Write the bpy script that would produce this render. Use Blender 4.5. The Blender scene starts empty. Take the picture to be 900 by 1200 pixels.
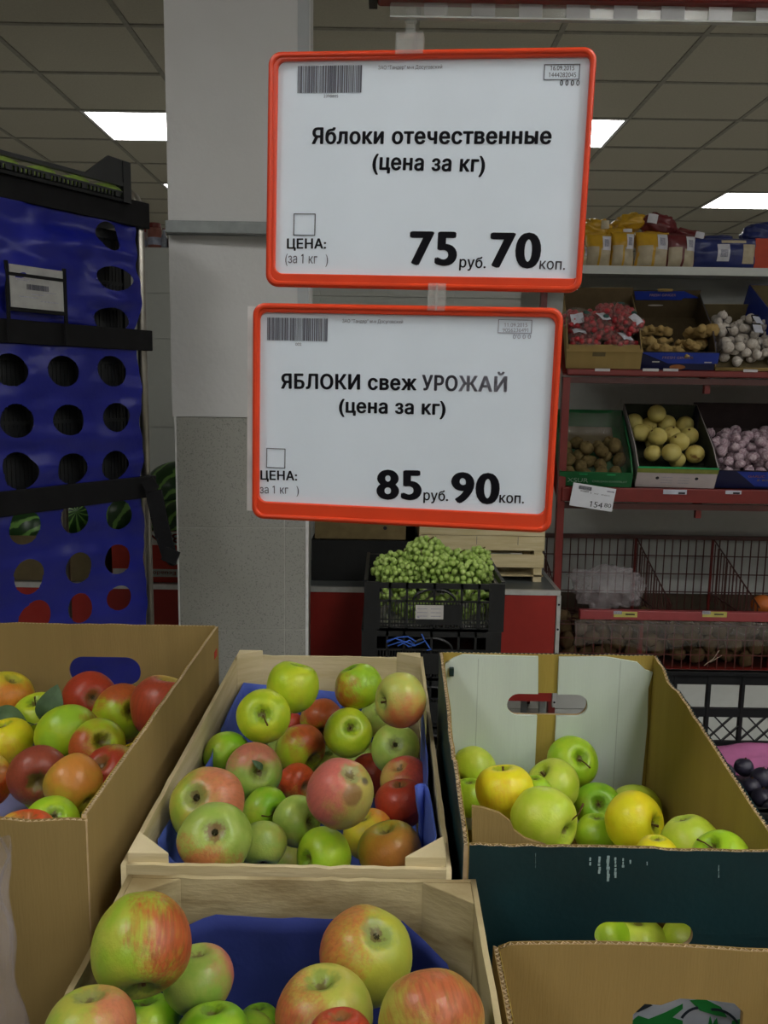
import bpy, bmesh, math, random
from mathutils import Vector, Matrix, noise
random.seed(11)
PI = math.pi
C = bpy.context.scene.collection
SC = bpy.context.scene

# ------------------------------------------------------------------ camera, world, exposure
CAM_H = 1.40
PITCH, ROLL, FPX = math.radians(8.5), math.radians(.9), 990.0
FW = Vector((0, math.cos(PITCH), -math.sin(PITCH)))
R0 = Vector((1, 0, 0)); U0 = Vector((0, math.sin(PITCH), math.cos(PITCH)))
CR = R0 * math.cos(ROLL) + U0 * math.sin(ROLL)
CU = U0 * math.cos(ROLL) - R0 * math.sin(ROLL)
CAM = Vector((0, 0, CAM_H))
cd = bpy.data.cameras.new('camera'); co = bpy.data.objects.new('camera', cd); C.objects.link(co)
cd.sensor_fit = 'VERTICAL'; cd.sensor_height = 24; cd.lens = FPX / 1200 * 24
cd.clip_start = .02
co.matrix_world = Matrix(((CR.x, CU.x, -FW.x, 0), (CR.y, CU.y, -FW.y, 0), (CR.z, CU.z, -FW.z, CAM_H), (0, 0, 0, 1)))
SC.camera = co
w = bpy.data.worlds.new('world'); SC.world = w; w.use_nodes = True
w.node_tree.nodes['Background'].inputs[0].default_value = (.5, .55, .6, 1)
w.node_tree.nodes['Background'].inputs[1].default_value = .1
SC.view_settings.view_transform = 'Standard'; SC.view_settings.look = 'None'
SC.view_settings.gamma = 1; SC.view_settings.use_curve_mapping = False
SC.view_settings.exposure = 0.32
LAMP_POWER = 15.0                    # emission strength of the ceiling lamps' diffusers
SC.cycles.max_bounces = 6; SC.cycles.diffuse_bounces = 4; SC.cycles.transparent_max_bounces = 12
SC.cycles.use_denoising = True

def ray(px, py): return FW + CR * ((px - 450) / FPX) + CU * ((600 - py) / FPX)
def at(px, py, Y): v = ray(px, py); return CAM + v * (Y / v.y)
def atz(px, py, Z): v = ray(px, py); return CAM + v * ((Z - CAM_H) / v.z)
def hit(px, py, P, N): v = ray(px, py); return CAM + v * ((P - CAM).dot(N) / v.dot(N))

# ------------------------------------------------------------------ materials
MATS = {}
def lin(c): return tuple((x / 12.92 if x <= .04045 else ((x + .055) / 1.055) ** 2.4) for x in c)
def mat(name, col, rough=.6, spec=.5, metal=0, var=.12, scale=30, bump=0, bscale=60, stretch=(1, 1, 1), col2=None, thr=(.4, .6), coat=0, alpha=1, trans=0, emit=0):
    if name in MATS: return MATS[name]
    m = bpy.data.materials.new(name); m.use_nodes = True; nt = m.node_tree; N = nt.nodes; L = nt.links
    b = N['Principled BSDF']
    b.inputs['Roughness'].default_value = rough; b.inputs['Metallic'].default_value = metal
    b.inputs['Specular IOR Level'].default_value = spec; b.inputs['Coat Weight'].default_value = coat
    b.inputs['Alpha'].default_value = alpha; b.inputs['Transmission Weight'].default_value = trans
    tc = N.new('ShaderNodeTexCoord'); mp = N.new('ShaderNodeMapping'); mp.inputs['Scale'].default_value = stretch
    L.new(tc.outputs['Object'], mp.inputs[0])
    nz = N.new('ShaderNodeTexNoise'); nz.inputs['Scale'].default_value = scale; nz.inputs['Detail'].default_value = 5
    L.new(mp.outputs[0], nz.inputs['Vector'])
    cr = N.new('ShaderNodeValToRGB'); L.new(nz.outputs[0], cr.inputs[0])
    if col2 is None:
        col2 = tuple(x * (1 + var) for x in col); c1 = tuple(x * (1 - var) for x in col); thr = (.3, .7)
    else: c1 = col
    cr.color_ramp.elements[0].position = thr[0]; cr.color_ramp.elements[1].position = thr[1]
    cr.color_ramp.elements[0].color = (*c1, 1); cr.color_ramp.elements[1].color = (*col2, 1)
    L.new(cr.outputs[0], b.inputs['Base Color'])
    if emit:
        b.inputs['Emission Color'].default_value = (*col, 1); b.inputs['Emission Strength'].default_value = emit
    if bump:
        n2 = N.new('ShaderNodeTexNoise'); n2.inputs['Scale'].default_value = bscale; n2.inputs['Detail'].default_value = 4
        L.new(mp.outputs[0], n2.inputs['Vector'])
        bp = N.new('ShaderNodeBump'); bp.inputs['Strength'].default_value = bump; bp.inputs['Distance'].default_value = .01
        L.new(n2.outputs[0], bp.inputs['Height']); L.new(bp.outputs[0], b.inputs['Normal'])
    MATS[name] = m; return m

kraft = mat('kraft_card', (.33, .23, .085), .85, .2, var=.07, scale=9, bump=.12, bscale=160, stretch=(3, 3, .25))
kraft2 = mat('kraft_card_olive', (.37, .27, .06), .85, .2, var=.08, scale=8, bump=.12, bscale=160, stretch=(3, 3, .25))
kraft_in = mat('card_core', (.42, .30, .17), .9, .1, var=.2, scale=60)
fluting = mat('card_flutes', (.62, .48, .30), .9, .1, var=.1)
tealp = mat('teal_print', (.004, .028, .034), .55, .4, var=.2, scale=12, bump=.05, bscale=150)
whitep = mat('white_card', (.60, .68, .62), .7, .3, var=.05, scale=7, bump=.05, bscale=140, stretch=(3, 3, .3))
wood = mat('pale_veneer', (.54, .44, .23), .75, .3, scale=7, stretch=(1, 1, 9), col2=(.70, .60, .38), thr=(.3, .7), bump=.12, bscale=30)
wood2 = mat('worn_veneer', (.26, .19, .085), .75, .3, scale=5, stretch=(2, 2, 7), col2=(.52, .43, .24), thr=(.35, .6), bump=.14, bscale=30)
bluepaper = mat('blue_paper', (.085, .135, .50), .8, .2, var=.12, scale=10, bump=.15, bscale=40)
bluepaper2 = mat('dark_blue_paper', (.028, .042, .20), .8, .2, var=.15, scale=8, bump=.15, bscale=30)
redpl = mat('orange_red_plastic', (.72, .055, .012), .32, .5, var=.05, scale=20)
paper = mat('sheet_paper', (.72, .80, .90), .5, .4, var=.03, scale=12)
film_paper = mat('glossy_sheet_paper', (.70, .78, .88), .34, .5, var=.03, scale=12, bump=.04, bscale=25)
ink = mat('black_ink', (.012, .012, .02), .5, .3)
ink2 = mat('pale_ink', (.30, .30, .36), .5, .3, var=.3, scale=200)
greyink = mat('grey_ink', (.10, .10, .13), .5, .3)
clear = mat('clear_plastic', (.6, .62, .6), .12, .7, alpha=.22)
clear2 = mat('thin_clear_film', (.5, .46, .42), .18, .6, alpha=.15, bump=.6, bscale=18)
milky = mat('milky_film', (.55, .50, .53), .2, .7, alpha=.26, bump=1.0, bscale=26)
blackpl = mat('black_plastic', (.012, .013, .014), .42, .4, var=.2)
blackstrap = mat('black_webbing', (.008, .008, .009), .8, .2, var=.2)
bluepl = mat('blue_tarpaulin', (.006, .010, .20), .35, .5, var=.15, scale=6, bump=.5, bscale=9)
chrome = mat('chrome_tube', (.42, .40, .36), .3, .5, metal=1)
plaster = mat('white_plaster', (.60, .60, .60), .85, .3, var=.03, scale=5, bump=.1, bscale=60)
plaster_shadow = mat('grey_corner_shadow', (.44, .46, .48), .8, .3, var=.03)
tile_m = mat('speckled_grey_tile', (.33, .33, .30), .4, .4, scale=260, col2=(.20, .20, .185), thr=(.56, .68))
grout = mat('pale_grout', (.48, .47, .44), .9, .2)
whitetile = mat('white_wall_tile', (.50, .52, .49), .35, .5, var=.02)
ceil_m = mat('ceiling_board', (.50, .48, .40), .95, .1, var=.05, scale=90, bump=.2, bscale=120)
grid_m = mat('ceiling_grid_metal', (.30, .29, .25), .7, .3)
floor_m = mat('floor_tiling', (.40, .38, .34), .4, .4, var=.08, scale=5)
wall_m = mat('store_wall_paint', (.45, .45, .42), .9, .2, var=.04)
rackred = mat('red_rack_paint', (.16, .012, .009), .4, .5, var=.08)
pinkred = mat('pinkish_rack_lip', (.30, .045, .05), .4, .5, var=.06)
darkwire = mat('dark_red_wire', (.06, .012, .008), .45, .5)
backboard = mat('grey_white_panel', (.50, .52, .50), .6, .4, var=.03)
counterred = mat('counter_red_panel', (.34, .022, .015), .5, .4, var=.05)
alu = mat('aluminium_trim', (.62, .63, .62), .4, .5, metal=.7)
countertop = mat('dark_counter_top', (.10, .11, .11), .35, .5, var=.1)
greybar = mat('grey_metal_bar', (.24, .26, .26), .45, .5, metal=.3)
lamp_m = mat('lamp_diffuser', (1, .99, .95), .5, .3, var=0, emit=LAMP_POWER)
whitepl = mat('white_plastic', (.7, .7, .7), .4, .5)

# ------------------------------------------------------------------ builders
def link(o, parent=None):
    C.objects.link(o)
    if parent is not None: o.parent = parent
    return o
def tag(o, label=None, cat=None, group=None, kind=None):
    if label: o['label'] = label
    if cat: o['category'] = cat
    if group: o['group'] = group
    if kind: o['kind'] = kind
    return o
def thing(name, label, cat, loc=(0, 0, 0), rot=(0, 0, 0), group=None):
    o = bpy.data.objects.new(name, None); o.empty_display_size = .05
    o.location = loc; o.rotation_euler = rot; C.objects.link(o)
    return tag(o, label, cat, group)
def struct(o): o['kind'] = 'structure'; return o

class MB:
    """collects shapes for one mesh"""
    def __init__(s): s.v = []; s.f = []; s.m = []
    def add(s, vs, fs, mi=0):
        n = len(s.v); s.v += [tuple(v) for v in vs]; s.f += [tuple(i + n for i in f) for f in fs]; s.m += [mi] * len(fs); return s
    def box(s, a, b, mi=0, M=None):
        x0, y0, z0 = a; x1, y1, z1 = b
        vs = [Vector(p) for p in ((x0,y0,z0),(x1,y0,z0),(x1,y1,z0),(x0,y1,z0),(x0,y0,z1),(x1,y0,z1),(x1,y1,z1),(x0,y1,z1))]
        if M: vs = [M @ v for v in vs]
        return s.add(vs, [(3,2,1,0),(4,5,6,7),(0,1,5,4),(1,2,6,5),(2,3,7,6),(3,0,4,7)], mi)
    def bar(s, p, q, w, h, up=(0, 0, 1), mi=0):
        p = Vector(p); q = Vector(q); d = (q - p).normalized(); u = Vector(up)
        sx = d.cross(u)
        if sx.length < 1e-4: sx = d.cross(Vector((1, 0, 0)))
        sx.normalize(); u = sx.cross(d)
        vs = [e + sx * a * w / 2 + u * b * h / 2 for e in (p, q) for a, b in ((-1,-1),(1,-1),(1,1),(-1,1))]
        return s.add(vs, [(3,2,1,0),(4,5,6,7),(0,1,5,4),(1,2,6,5),(2,3,7,6),(3,0,4,7)], mi)
    def prism(s, pts, z0, z1, mi=0):
        n = len(pts)
        vs = [(x, y, z0) for x, y in pts] + [(x, y, z1) for x, y in pts]
        return s.add(vs, [tuple(range(n))[::-1], tuple(range(n, 2 * n))] + [(i, (i + 1) % n, n + (i + 1) % n, n + i) for i in range(n)], mi)
    def tube(s, pts, r, n=8, mi=0, cap=True):
        pts = [Vector(p) for p in pts]; rs = r if isinstance(r, (list, tuple)) else [r] * len(pts)
        vs = []; u = None
        for i, p in enumerate(pts):
            d = (pts[min(i + 1, len(pts) - 1)] - pts[max(i - 1, 0)]).normalized()
            if u is None: u = d.orthogonal().normalized()
            u = (u - d * u.dot(d)).normalized(); v = d.cross(u)
            vs += [p + (u * math.cos(2 * PI * k / n) + v * math.sin(2 * PI * k / n)) * rs[i] for k in range(n)]
        fs = [(i * n + k, i * n + (k + 1) % n, (i + 1) * n + (k + 1) % n, (i + 1) * n + k) for i in range(len(pts) - 1) for k in range(n)]
        if cap: fs += [tuple(range(n))[::-1], tuple(range((len(pts) - 1) * n, len(pts) * n))]
        return s.add(vs, fs, mi)
    def ball(s, c, r, nu=10, nv=7, mi=0, jit=0, seed=0):
        c = Vector(c); r = Vector(r) if not isinstance(r, (int, float)) else Vector((r, r, r))
        vs = []; 
        for j in range(nv + 1):
            t = PI * j / nv
            for i in range(nu):
                a = 2 * PI * i / nu; q = Vector((math.sin(t) * math.cos(a), math.sin(t) * math.sin(a), math.cos(t)))
                k = 1 + (jit * noise.noise(q * 1.7 + Vector((seed, seed * .7, 0))) if jit else 0)
                vs.append((c.x + q.x * r.x * k, c.y + q.y * r.y * k, c.z + q.z * r.z * k))
        fs = [(j * nu + i, (j + 1) * nu + i, (j + 1) * nu + (i + 1) % nu, j * nu + (i + 1) % nu) for j in range(nv) for i in range(nu)]
        return s.add(vs, fs, mi)
    def grid(s, fn, nu, nv, mi=0):
        vs = [fn(i / nu, j / nv) for j in range(nv + 1) for i in range(nu + 1)]
        return s.add(vs, [(j * (nu + 1) + i, j * (nu + 1) + i + 1, (j + 1) * (nu + 1) + i + 1, (j + 1) * (nu + 1) + i) for j in range(nv) for i in range(nu)], mi)
    def mesh(s, name, smooth=False):
        me = bpy.data.meshes.new(name); me.from_pydata(s.v, [], s.f)
        for i, p in enumerate(me.polygons): p.material_index = s.m[i]; p.use_smooth = smooth
        me.update(); return me
    def build(s, name, m, parent=None, smooth=False, bevel=0):
        me = s.mesh(name, smooth)
        for x in (m if isinstance(m, (list, tuple)) else [m]): me.materials.append(x)
        o = bpy.data.objects.new(name, me); link(o, parent)
        if bevel:
            b = o.modifiers.new('bevel', 'BEVEL'); b.width = bevel; b.segments = 2; b.limit_method = 'ANGLE'
        return o
def solid(o, t):
    k = o.modifiers.new('solid', 'SOLIDIFY'); k.thickness = t; k.offset = 0; return o

def shape2d(outer, holes=(), t=.004, bevel=0):
    """flat plate from polygons with holes, thickness t centred on z=0, as a mesh"""
    cu = bpy.data.curves.new('c', 'CURVE'); cu.dimensions = '2D'; cu.fill_mode = 'BOTH'
    cu.extrude = max(t / 2 - bevel, 0); cu.bevel_depth = bevel; cu.bevel_resolution = 2 if bevel else 0
    if bevel: cu.offset = -bevel
    for pts in [outer] + list(holes):
        sp = cu.splines.new('POLY'); sp.points.add(len(pts) - 1)
        for i, p in enumerate(pts): sp.points[i].co = (p[0], p[1], 0, 1)
        sp.use_cyclic_u = True
    ob = bpy.data.objects.new('c', cu); C.objects.link(ob)
    dg = bpy.context.evaluated_depsgraph_get()
    me = bpy.data.meshes.new_from_object(ob.evaluated_get(dg))
    bpy.data.objects.remove(ob); bpy.data.curves.remove(cu)
    return me
def frame3(O, X, Y):
    X = Vector(X).normalized(); Y = Vector(Y).normalized(); Z = X.cross(Y)
    return Matrix(((X.x, Y.x, Z.x, O[0]), (X.y, Y.y, Z.y, O[1]), (X.z, Y.z, Z.z, O[2]), (0, 0, 0, 1)))
def join_meshes(name, items, mats):
    """items = (mesh, matrix, material index)"""
    bm = bmesh.new()
    for me, M, mi in items:
        n = len(bm.faces); bm.from_mesh(me); bm.faces.ensure_lookup_table(); vs = set()
        for f in bm.faces[n:]:
            f.material_index = mi; vs.update(f.verts)
        bmesh.ops.transform(bm, matrix=M, verts=list(vs)); 
    out = bpy.data.meshes.new(name); bm.to_mesh(out); bm.free()
    for m in mats: out.materials.append(m)
    return out
def plate(name, outer, holes, t, M, m, parent=None, bevel=0):
    me = shape2d(outer, holes, t, bevel); me.materials.clear(); me.materials.append(m)
    me.transform(M); me.name = name
    return link(bpy.data.objects.new(name, me), parent)
def rrect(x0, y0, x1, y1, r, n=6):
    out = []
    for cx, cy, a in ((x1 - r, y0 + r, -90), (x1 - r, y1 - r, 0), (x0 + r, y1 - r, 90), (x0 + r, y0 + r, 180)):
        out += [(cx + r * math.cos(math.radians(a + 90 * k / n)), cy + r * math.sin(math.radians(a + 90 * k / n))) for k in range(n + 1)]
    return out
def circ(x, y, rx, ry=None, n=28):
    ry = ry or rx; return [(x + rx * math.cos(2 * PI * k / n), y + ry * math.sin(2 * PI * k / n)) for k in range(n)]

def glyph_mesh(s, spacing):
    """letter shapes as a flat mesh; filled row by row with the non-zero rule, as the font's strokes overlap"""
    from mathutils.geometry import interpolate_bezier
    cu = bpy.data.curves.new('t', 'FONT'); cu.body = s; cu.size = 1; cu.space_character = spacing
    ob = bpy.data.objects.new('t', cu); C.objects.link(ob); dg = bpy.context.evaluated_depsgraph_get()
    oc = ob.evaluated_get(dg).to_curve(dg, apply_modifiers=False); loops = []
    for sp in oc.splines:
        pts = []
        if sp.type == 'BEZIER':
            bp = sp.bezier_points; n = len(bp)
            for i in range(n):
                p, q = bp[i], bp[(i + 1) % n]
                straight = (p.handle_right - p.co).cross(q.co - p.co).length < 1e-6 and (q.handle_left - q.co).cross(q.co - p.co).length < 1e-6
                pts += [p.co.copy()] if straight else [v.copy() for v in interpolate_bezier(p.co, p.handle_right, q.handle_left, q.co, 6)[:-1]]
        else: pts = [Vector(p.co[:3]) for p in sp.points]
        if len(pts) > 2: loops.append([Vector((v.x, v.y, 0)) for v in pts])
    bpy.data.objects.remove(ob)
    if '1' in s and 'I' not in s:               # the font's 1 is a bare stroke: give it its flag
        for L in [q for q in loops if len(q) == 4 and max(v.y for v in q) > .6 and max(v.x for v in q) - min(v.x for v in q) < .14 and min(v.y for v in q) < .01]:
            x = min(v.x for v in L); y = max(v.y for v in L); f = [Vector((x - .13, y - .17, 0)), Vector((x - .13, y - .09, 0)), Vector((x + .01, y, 0)), Vector((x + .05, y - .10, 0))]
            ar = lambda L: sum(a.x * b.y - b.x * a.y for a, b in zip(L, L[1:] + L[:1])); loops.append(f if ar(f) * ar(L) > 0 else f[::-1])
    if not loops: return bpy.data.meshes.new('t')
    segs = [(p, q) for L in loops for p, q in zip(L, L[1:] + L[:1]) if abs(p.y - q.y) > 1e-7]
    ys = sorted({round(v.y, 5) for L in loops for v in L}); lo, hi = ys[0], ys[-1]
    ys = sorted(set(ys) | {round(lo + (hi - lo) * k / 40, 5) for k in range(41)}); vs = []; fs = []
    for y0, y1 in zip(ys[:-1], ys[1:]):
        if y1 - y0 < 2e-5: continue
        m = (y0 + y1) / 2; row = []
        for p, q in segs:
            if min(p.y, q.y) < m < max(p.y, q.y):
                fx = lambda y: p.x + (q.x - p.x) * (y - p.y) / (q.y - p.y)
                row.append((fx(m), fx(y0), fx(y1), 1 if q.y > p.y else -1))
        row.sort(); wnd = 0
        for r in row:                                   # spans of non-zero winding become one thin quad each
            was = wnd; wnd += r[3]
            if was == 0: st = r
            elif wnd == 0:
                n = len(vs); vs += [(st[1], y0, 0), (r[1], y0, 0), (r[2], y1, 0), (st[2], y1, 0)]; fs.append((n, n + 1, n + 2, n + 3))
    me = bpy.data.meshes.new('t'); me.from_pydata(vs, [], fs); return me

def text(s, M, x0, base, x1, cap, m, parent, name='lettering', bold=0, depth=.0002, rot180=False):
    """lettering fitted between x0 and x1, capital height cap, on plane M (x right, y up)"""
    me = glyph_mesh(s, 1 + bold * 2.2)
    if not me.vertices: return None
    if bold:                                    # heavier weight: the glyphs laid over themselves, shifted by the stroke gain
        it = [(me.copy(), Matrix.Translation((bold * math.cos(k * PI / 4), bold * .55 * math.sin(k * PI / 4), 0)), 0) for k in range(8)]
        me = join_meshes('t', it, [])
    xs = [v.co.x for v in me.vertices]
    a, b = min(xs), max(xs); k = (x1 - x0) / (b - a); ky = cap / .73
    for v in me.vertices:
        x = (v.co.x - a) * k; y = v.co.y * ky
        if rot180: v.co = (x1 - x, base + cap - y, depth)
        else: v.co = (x0 + x, base + y, depth)
    me.transform(M); me.materials.clear(); me.materials.append(m); me.name = name
    return link(bpy.data.objects.new(name, me), parent)
def barcode(M, x0, y0, x1, y1, m, parent, seed=1, z=.0003):
    rnd = random.Random(seed); b = MB(); x = x0; w = x1 - x0
    while x < x1:
        a = rnd.choice((.006, .010, .016, .022)) * w
        if x + a > x1: break
        b.box((x, y0, z - .0001), (x + a, y1, z + .0001), M=M); x += a + rnd.choice((.006, .010, .016)) * w
    return b.build('barcode', m, parent)
def outline(M, x0, y0, x1, y1, t, m, parent, z=.0003, name='printed_box'):
    b = MB()
    for q in ((x0, y0, x1, y0 + t), (x0, y1 - t, x1, y1), (x0, y0, x0 + t, y1), (x1 - t, y0, x1, y1)):
        b.box((q[0], q[1], z - .0001), (q[2], q[3], z + .0001), M=M)
    return b.build(name, m, parent)

def wavy(s, z, amp, f, seed):
    """small up and down tears along a polyline's top edge"""
    return z + amp * noise.noise(Vector((s * f, seed, 0)))

def card_wall(name, O, X, outer, holes, mo, mi, parent, t=.0055, flute=None, Y=(0, 0, 1), mcore=None):
    """corrugated card wall: outline in (s, z), liner outside (towards +normal X x Y ... side +), core, flutes along top polyline"""
    M = frame3(O, X, Y); lt = .0007
    core = [(x, y - .0022 if y > .02 else y) for x, y in outer]
    it = [(shape2d(outer, holes, lt), M @ Matrix.Translation((0, 0, t / 2 - lt / 2)), 0),
          (shape2d(outer, holes, lt), M @ Matrix.Translation((0, 0, -t / 2 + lt / 2)), 1),
          (shape2d(core, holes, t - 2 * lt - .0001), M, 2)]
    if flute:
        b = MB(); h = t / 2 - lt; per = .0052
        for (x0, z0), (x1, z1) in zip(flute[:-1], flute[1:]):
            L = math.hypot(x1 - x0, z1 - z0); n = max(1, int(L / per * 2)); ux, uz = (x1 - x0) / L, (z1 - z0) / L
            pts = [(x0 + ux * L * k / n, z0 + uz * L * k / n - .0003, h * (1 if k % 2 else -1)) for k in range(n + 1)]
            for p, q in zip(pts[:-1], pts[1:]):
                dn = (uz * .0028, -ux * .0028) if ux > 0 else (-uz * .0028, ux * .0028)
                e = .0005
                for off in (-e / 2,):
                    b.add([(p[0], p[1], p[2]), (q[0], q[1], q[2]), (q[0] + dn[0], q[1] + dn[1], q[2]), (p[0] + dn[0], p[1] + dn[1], p[2]),
                           (p[0] + e * ux, p[1] + e * uz, p[2]), (q[0] + e * ux, q[1] + e * uz, q[2]), (q[0] + e * ux + dn[0], q[1] + e * uz + dn[1], q[2]), (p[0] + e * ux + dn[0], p[1] + e * uz + dn[1], p[2])],
                          [(0, 1, 2, 3), (7, 6, 5, 4), (0, 4, 5, 1)])
        it.append((b.mesh('f'), M, 3))
    me = join_meshes(name, it, [mo, mi, mcore or kraft_in, fluting])
    return link(bpy.data.objects.new(name, me), parent)

# ------------------------------------------------------------------ the setting
def setting():
    fl = MB().box((-7, -6, -.1), (7, 12, 0)).build('floor', floor_m); struct(fl)
    b = MB()
    g = .003                                                    # floor tile joints where one looks past the plum crate
    for i in range(9):
        for j in range(9):
            x = -.2 + i * .3; y = 1.75 + j * .3
            me = MB().box((x + g, y + g, 0), (x + .3 - g, y + .3 - g, .004)).build('floor_tile', whitetile_f, fl)
    cl = struct(MB().box((-7, -6, 2.98), (7, 12, 3.1)).build('ceiling', mat('ceiling_void', (.45, .43, .36), .95, .1, var=.04, scale=40)))
    x0, dx, y0, dy = -1.81, .64, 5.21, .597
    lamps = {(0, 0), (4, 0), (0, 3), (7, 3)}
    for r in (-9, -13, -17):
        for c in (0, 4, 8): lamps.add((c, r))
    lamps -= {(0, -17)}; lamps |= {(8, -6), (6, -11)}
    tile = MB().box((.008, .008, 0), (dx - .008, dy - .008, .012)).mesh('ceiling_tile'); tile.materials.append(ceil_m)
    for c in range(-6, 9):
        for r in range(-4, 10):
            if (c, r) in lamps: continue
            X = x0 + c * dx; Y = y0 + r * dy
            o = bpy.data.objects.new('ceiling_tile', tile); o.location = (X, Y, 2.962 + random.uniform(0, .003)); link(o, cl)
    for c in range(-6, 10):
        MB().box((x0 + c * dx - .012, y0 - 4 * dy, 2.957), (x0 + c * dx + .012, y0 + 10 * dy, 2.979)).build('ceiling_runner', grid_m, cl)
    for r in range(-4, 11):
        MB().box((x0 - 6 * dx, y0 + r * dy - .012, 2.9575), (x0 + 9 * dx, y0 + r * dy + .012, 2.978)).build('ceiling_runner', grid_m, cl)
    fr = MB()
    for q in ((0, 0, dx, .02), (0, dy - .02, dx, dy), (0, .02, .02, dy - .02), (dx - .02, .02, dx, dy - .02)):
        fr.box((q[0], q[1], 0), (q[2], q[3], .02))
    frm = fr.mesh('frame'); frm.materials.append(whitepl)
    dfm = MB().box((.02, .02, .002), (dx - .02, dy - .02, .01)).mesh('diffuser'); dfm.materials.append(lamp_m)
    labs = {(0, 0): 'bright square ceiling lamp left of the pillar, above the blue cart', (4, 0): 'bright square ceiling lamp cut off by the right edge of the upper price sign',
            (7, 3): 'farthest bright ceiling lamp, above the snack bags on the right', (0, 3): 'distant ceiling lamp peeking out at the left edge of the pillar'}
    for (c, r) in sorted(lamps):
        lab = labs.get((c, r), 'square white ceiling lamp outside the picture')
        t = thing('ceiling_lamp', lab, 'lamp', (x0 + c * dx, y0 + r * dy, 2.955), group=None if (c, r) in labs else 'ceiling lamps out of view')
        link(bpy.data.objects.new('frame', frm), t); link(bpy.data.objects.new('diffuser', dfm), t)
    for n, a, q in (('wall_back', (-7, 12, 0), (7, 12.1, 2.98)), ('wall_front', (-7, -6.1, 0), (7, -6, 2.98)),
                    ('wall_left', (-7.1, -6, 0), (-7, 12, 2.98)), ('wall_right', (7, -6, 0), (7.1, 12, 2.98))):
        struct(MB().box(a, q).build(n, wall_m))
    # low tiled partition wall behind the counter
    pw = struct(MB().box((-2.7, 3.905, 0), (.60, 4.02, 1.995)).build('wall_middle', backboard))
    for k in range(10):
        for i in range(11):
            x = -2.7 + i * .3
            if x > .35: continue
            z = 1.995 - (k + 1) * .2
            MB().box((x + .001, 3.897, z + .0015), (x + .299, 3.905, z + .1985)).build('wall_tile', whitetile, pw)
whitetile_f = mat('light_floor_tile', (.50, .49, .44), .35, .5, var=.05)

def pillar():
    A = at(213, 735, 2.4); B = at(360, 700, 2.4); wd = B.x - A.x; dp = .44; rz = math.radians(4)
    p = thing('pillar', None, None, (A.x, 2.38, 0), (0, 0, rz)); struct(p); del_keys(p)
    zt = at(300, 489, 2.4).z
    MB().box((0.008, .008, 0), (wd - .008, dp - .008, 2.9795)).build('core', plaster, p)
    MB().box((-.008, -.006, zt), (wd - .028, dp, 2.979)).build('plaster_coat', plaster, p)
    MB().box((wd - .028, -.008, zt), (wd + .002, .02, 2.979)).build('corner_shadow', plaster_shadow, p)  # grey strip paints the shadow along the corner trim
    MB().box((wd - .006, .02, zt), (wd + .006, dp, 2.979)).build('side_plaster', plaster, p)
    g = .0025; zs = [zt]
    z = at(300, 618, 2.4).z
    while z > .02: zs.append(z); z -= .303
    zs.append(0); w1 = (339 - 214) / 990 * 2.4
    for a, b in zip(zs[:-1], zs[1:]):
        for u0, u1 in ((0, w1), (w1, wd - .004)):
            if u1 - u0 > .01: MB().box((u0 + g / 2, -.002, b + g / 2), (u1 - g / 2, .010, a - g / 2)).build('tile', tile_m, p, bevel=.001)
        for u0, u1 in ((.004, .30), (.30, dp)):
            MB().box((wd - .010, u0 + g / 2, b + g / 2), (wd + .002, u1 - g / 2, a - g / 2)).build('tile', tile_m, p, bevel=.001)
    MB().box((.002, 0, 0), (wd, dp - .004, zt - .001)).build('grout', grout, p)
    MB().box((-.003, -.004, 0), (.001, .012, zt)).build('corner_trim', whitepl, p)
    MB().box((wd - .004, -.004, 0), (wd + .004, .004, zt)).build('corner_trim', whitepl, p)
    q = at(193, 272, 2.33)
    t = thing('bumper_rail', 'grey metal bar running across the pillar behind the upper price sign', 'rail', (q.x, 2.345, q.z))
    MB().box((0, -.01, 0), (.42, .008, .032)).build('bar', greybar, t, bevel=.002)
    MB().box((0, .008, -.002), (.42, .02, .004)).build('lip', greybar, t)
def del_keys(o):
    for k in ('label', 'category', 'group'):
        if k in o: del o[k]
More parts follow.
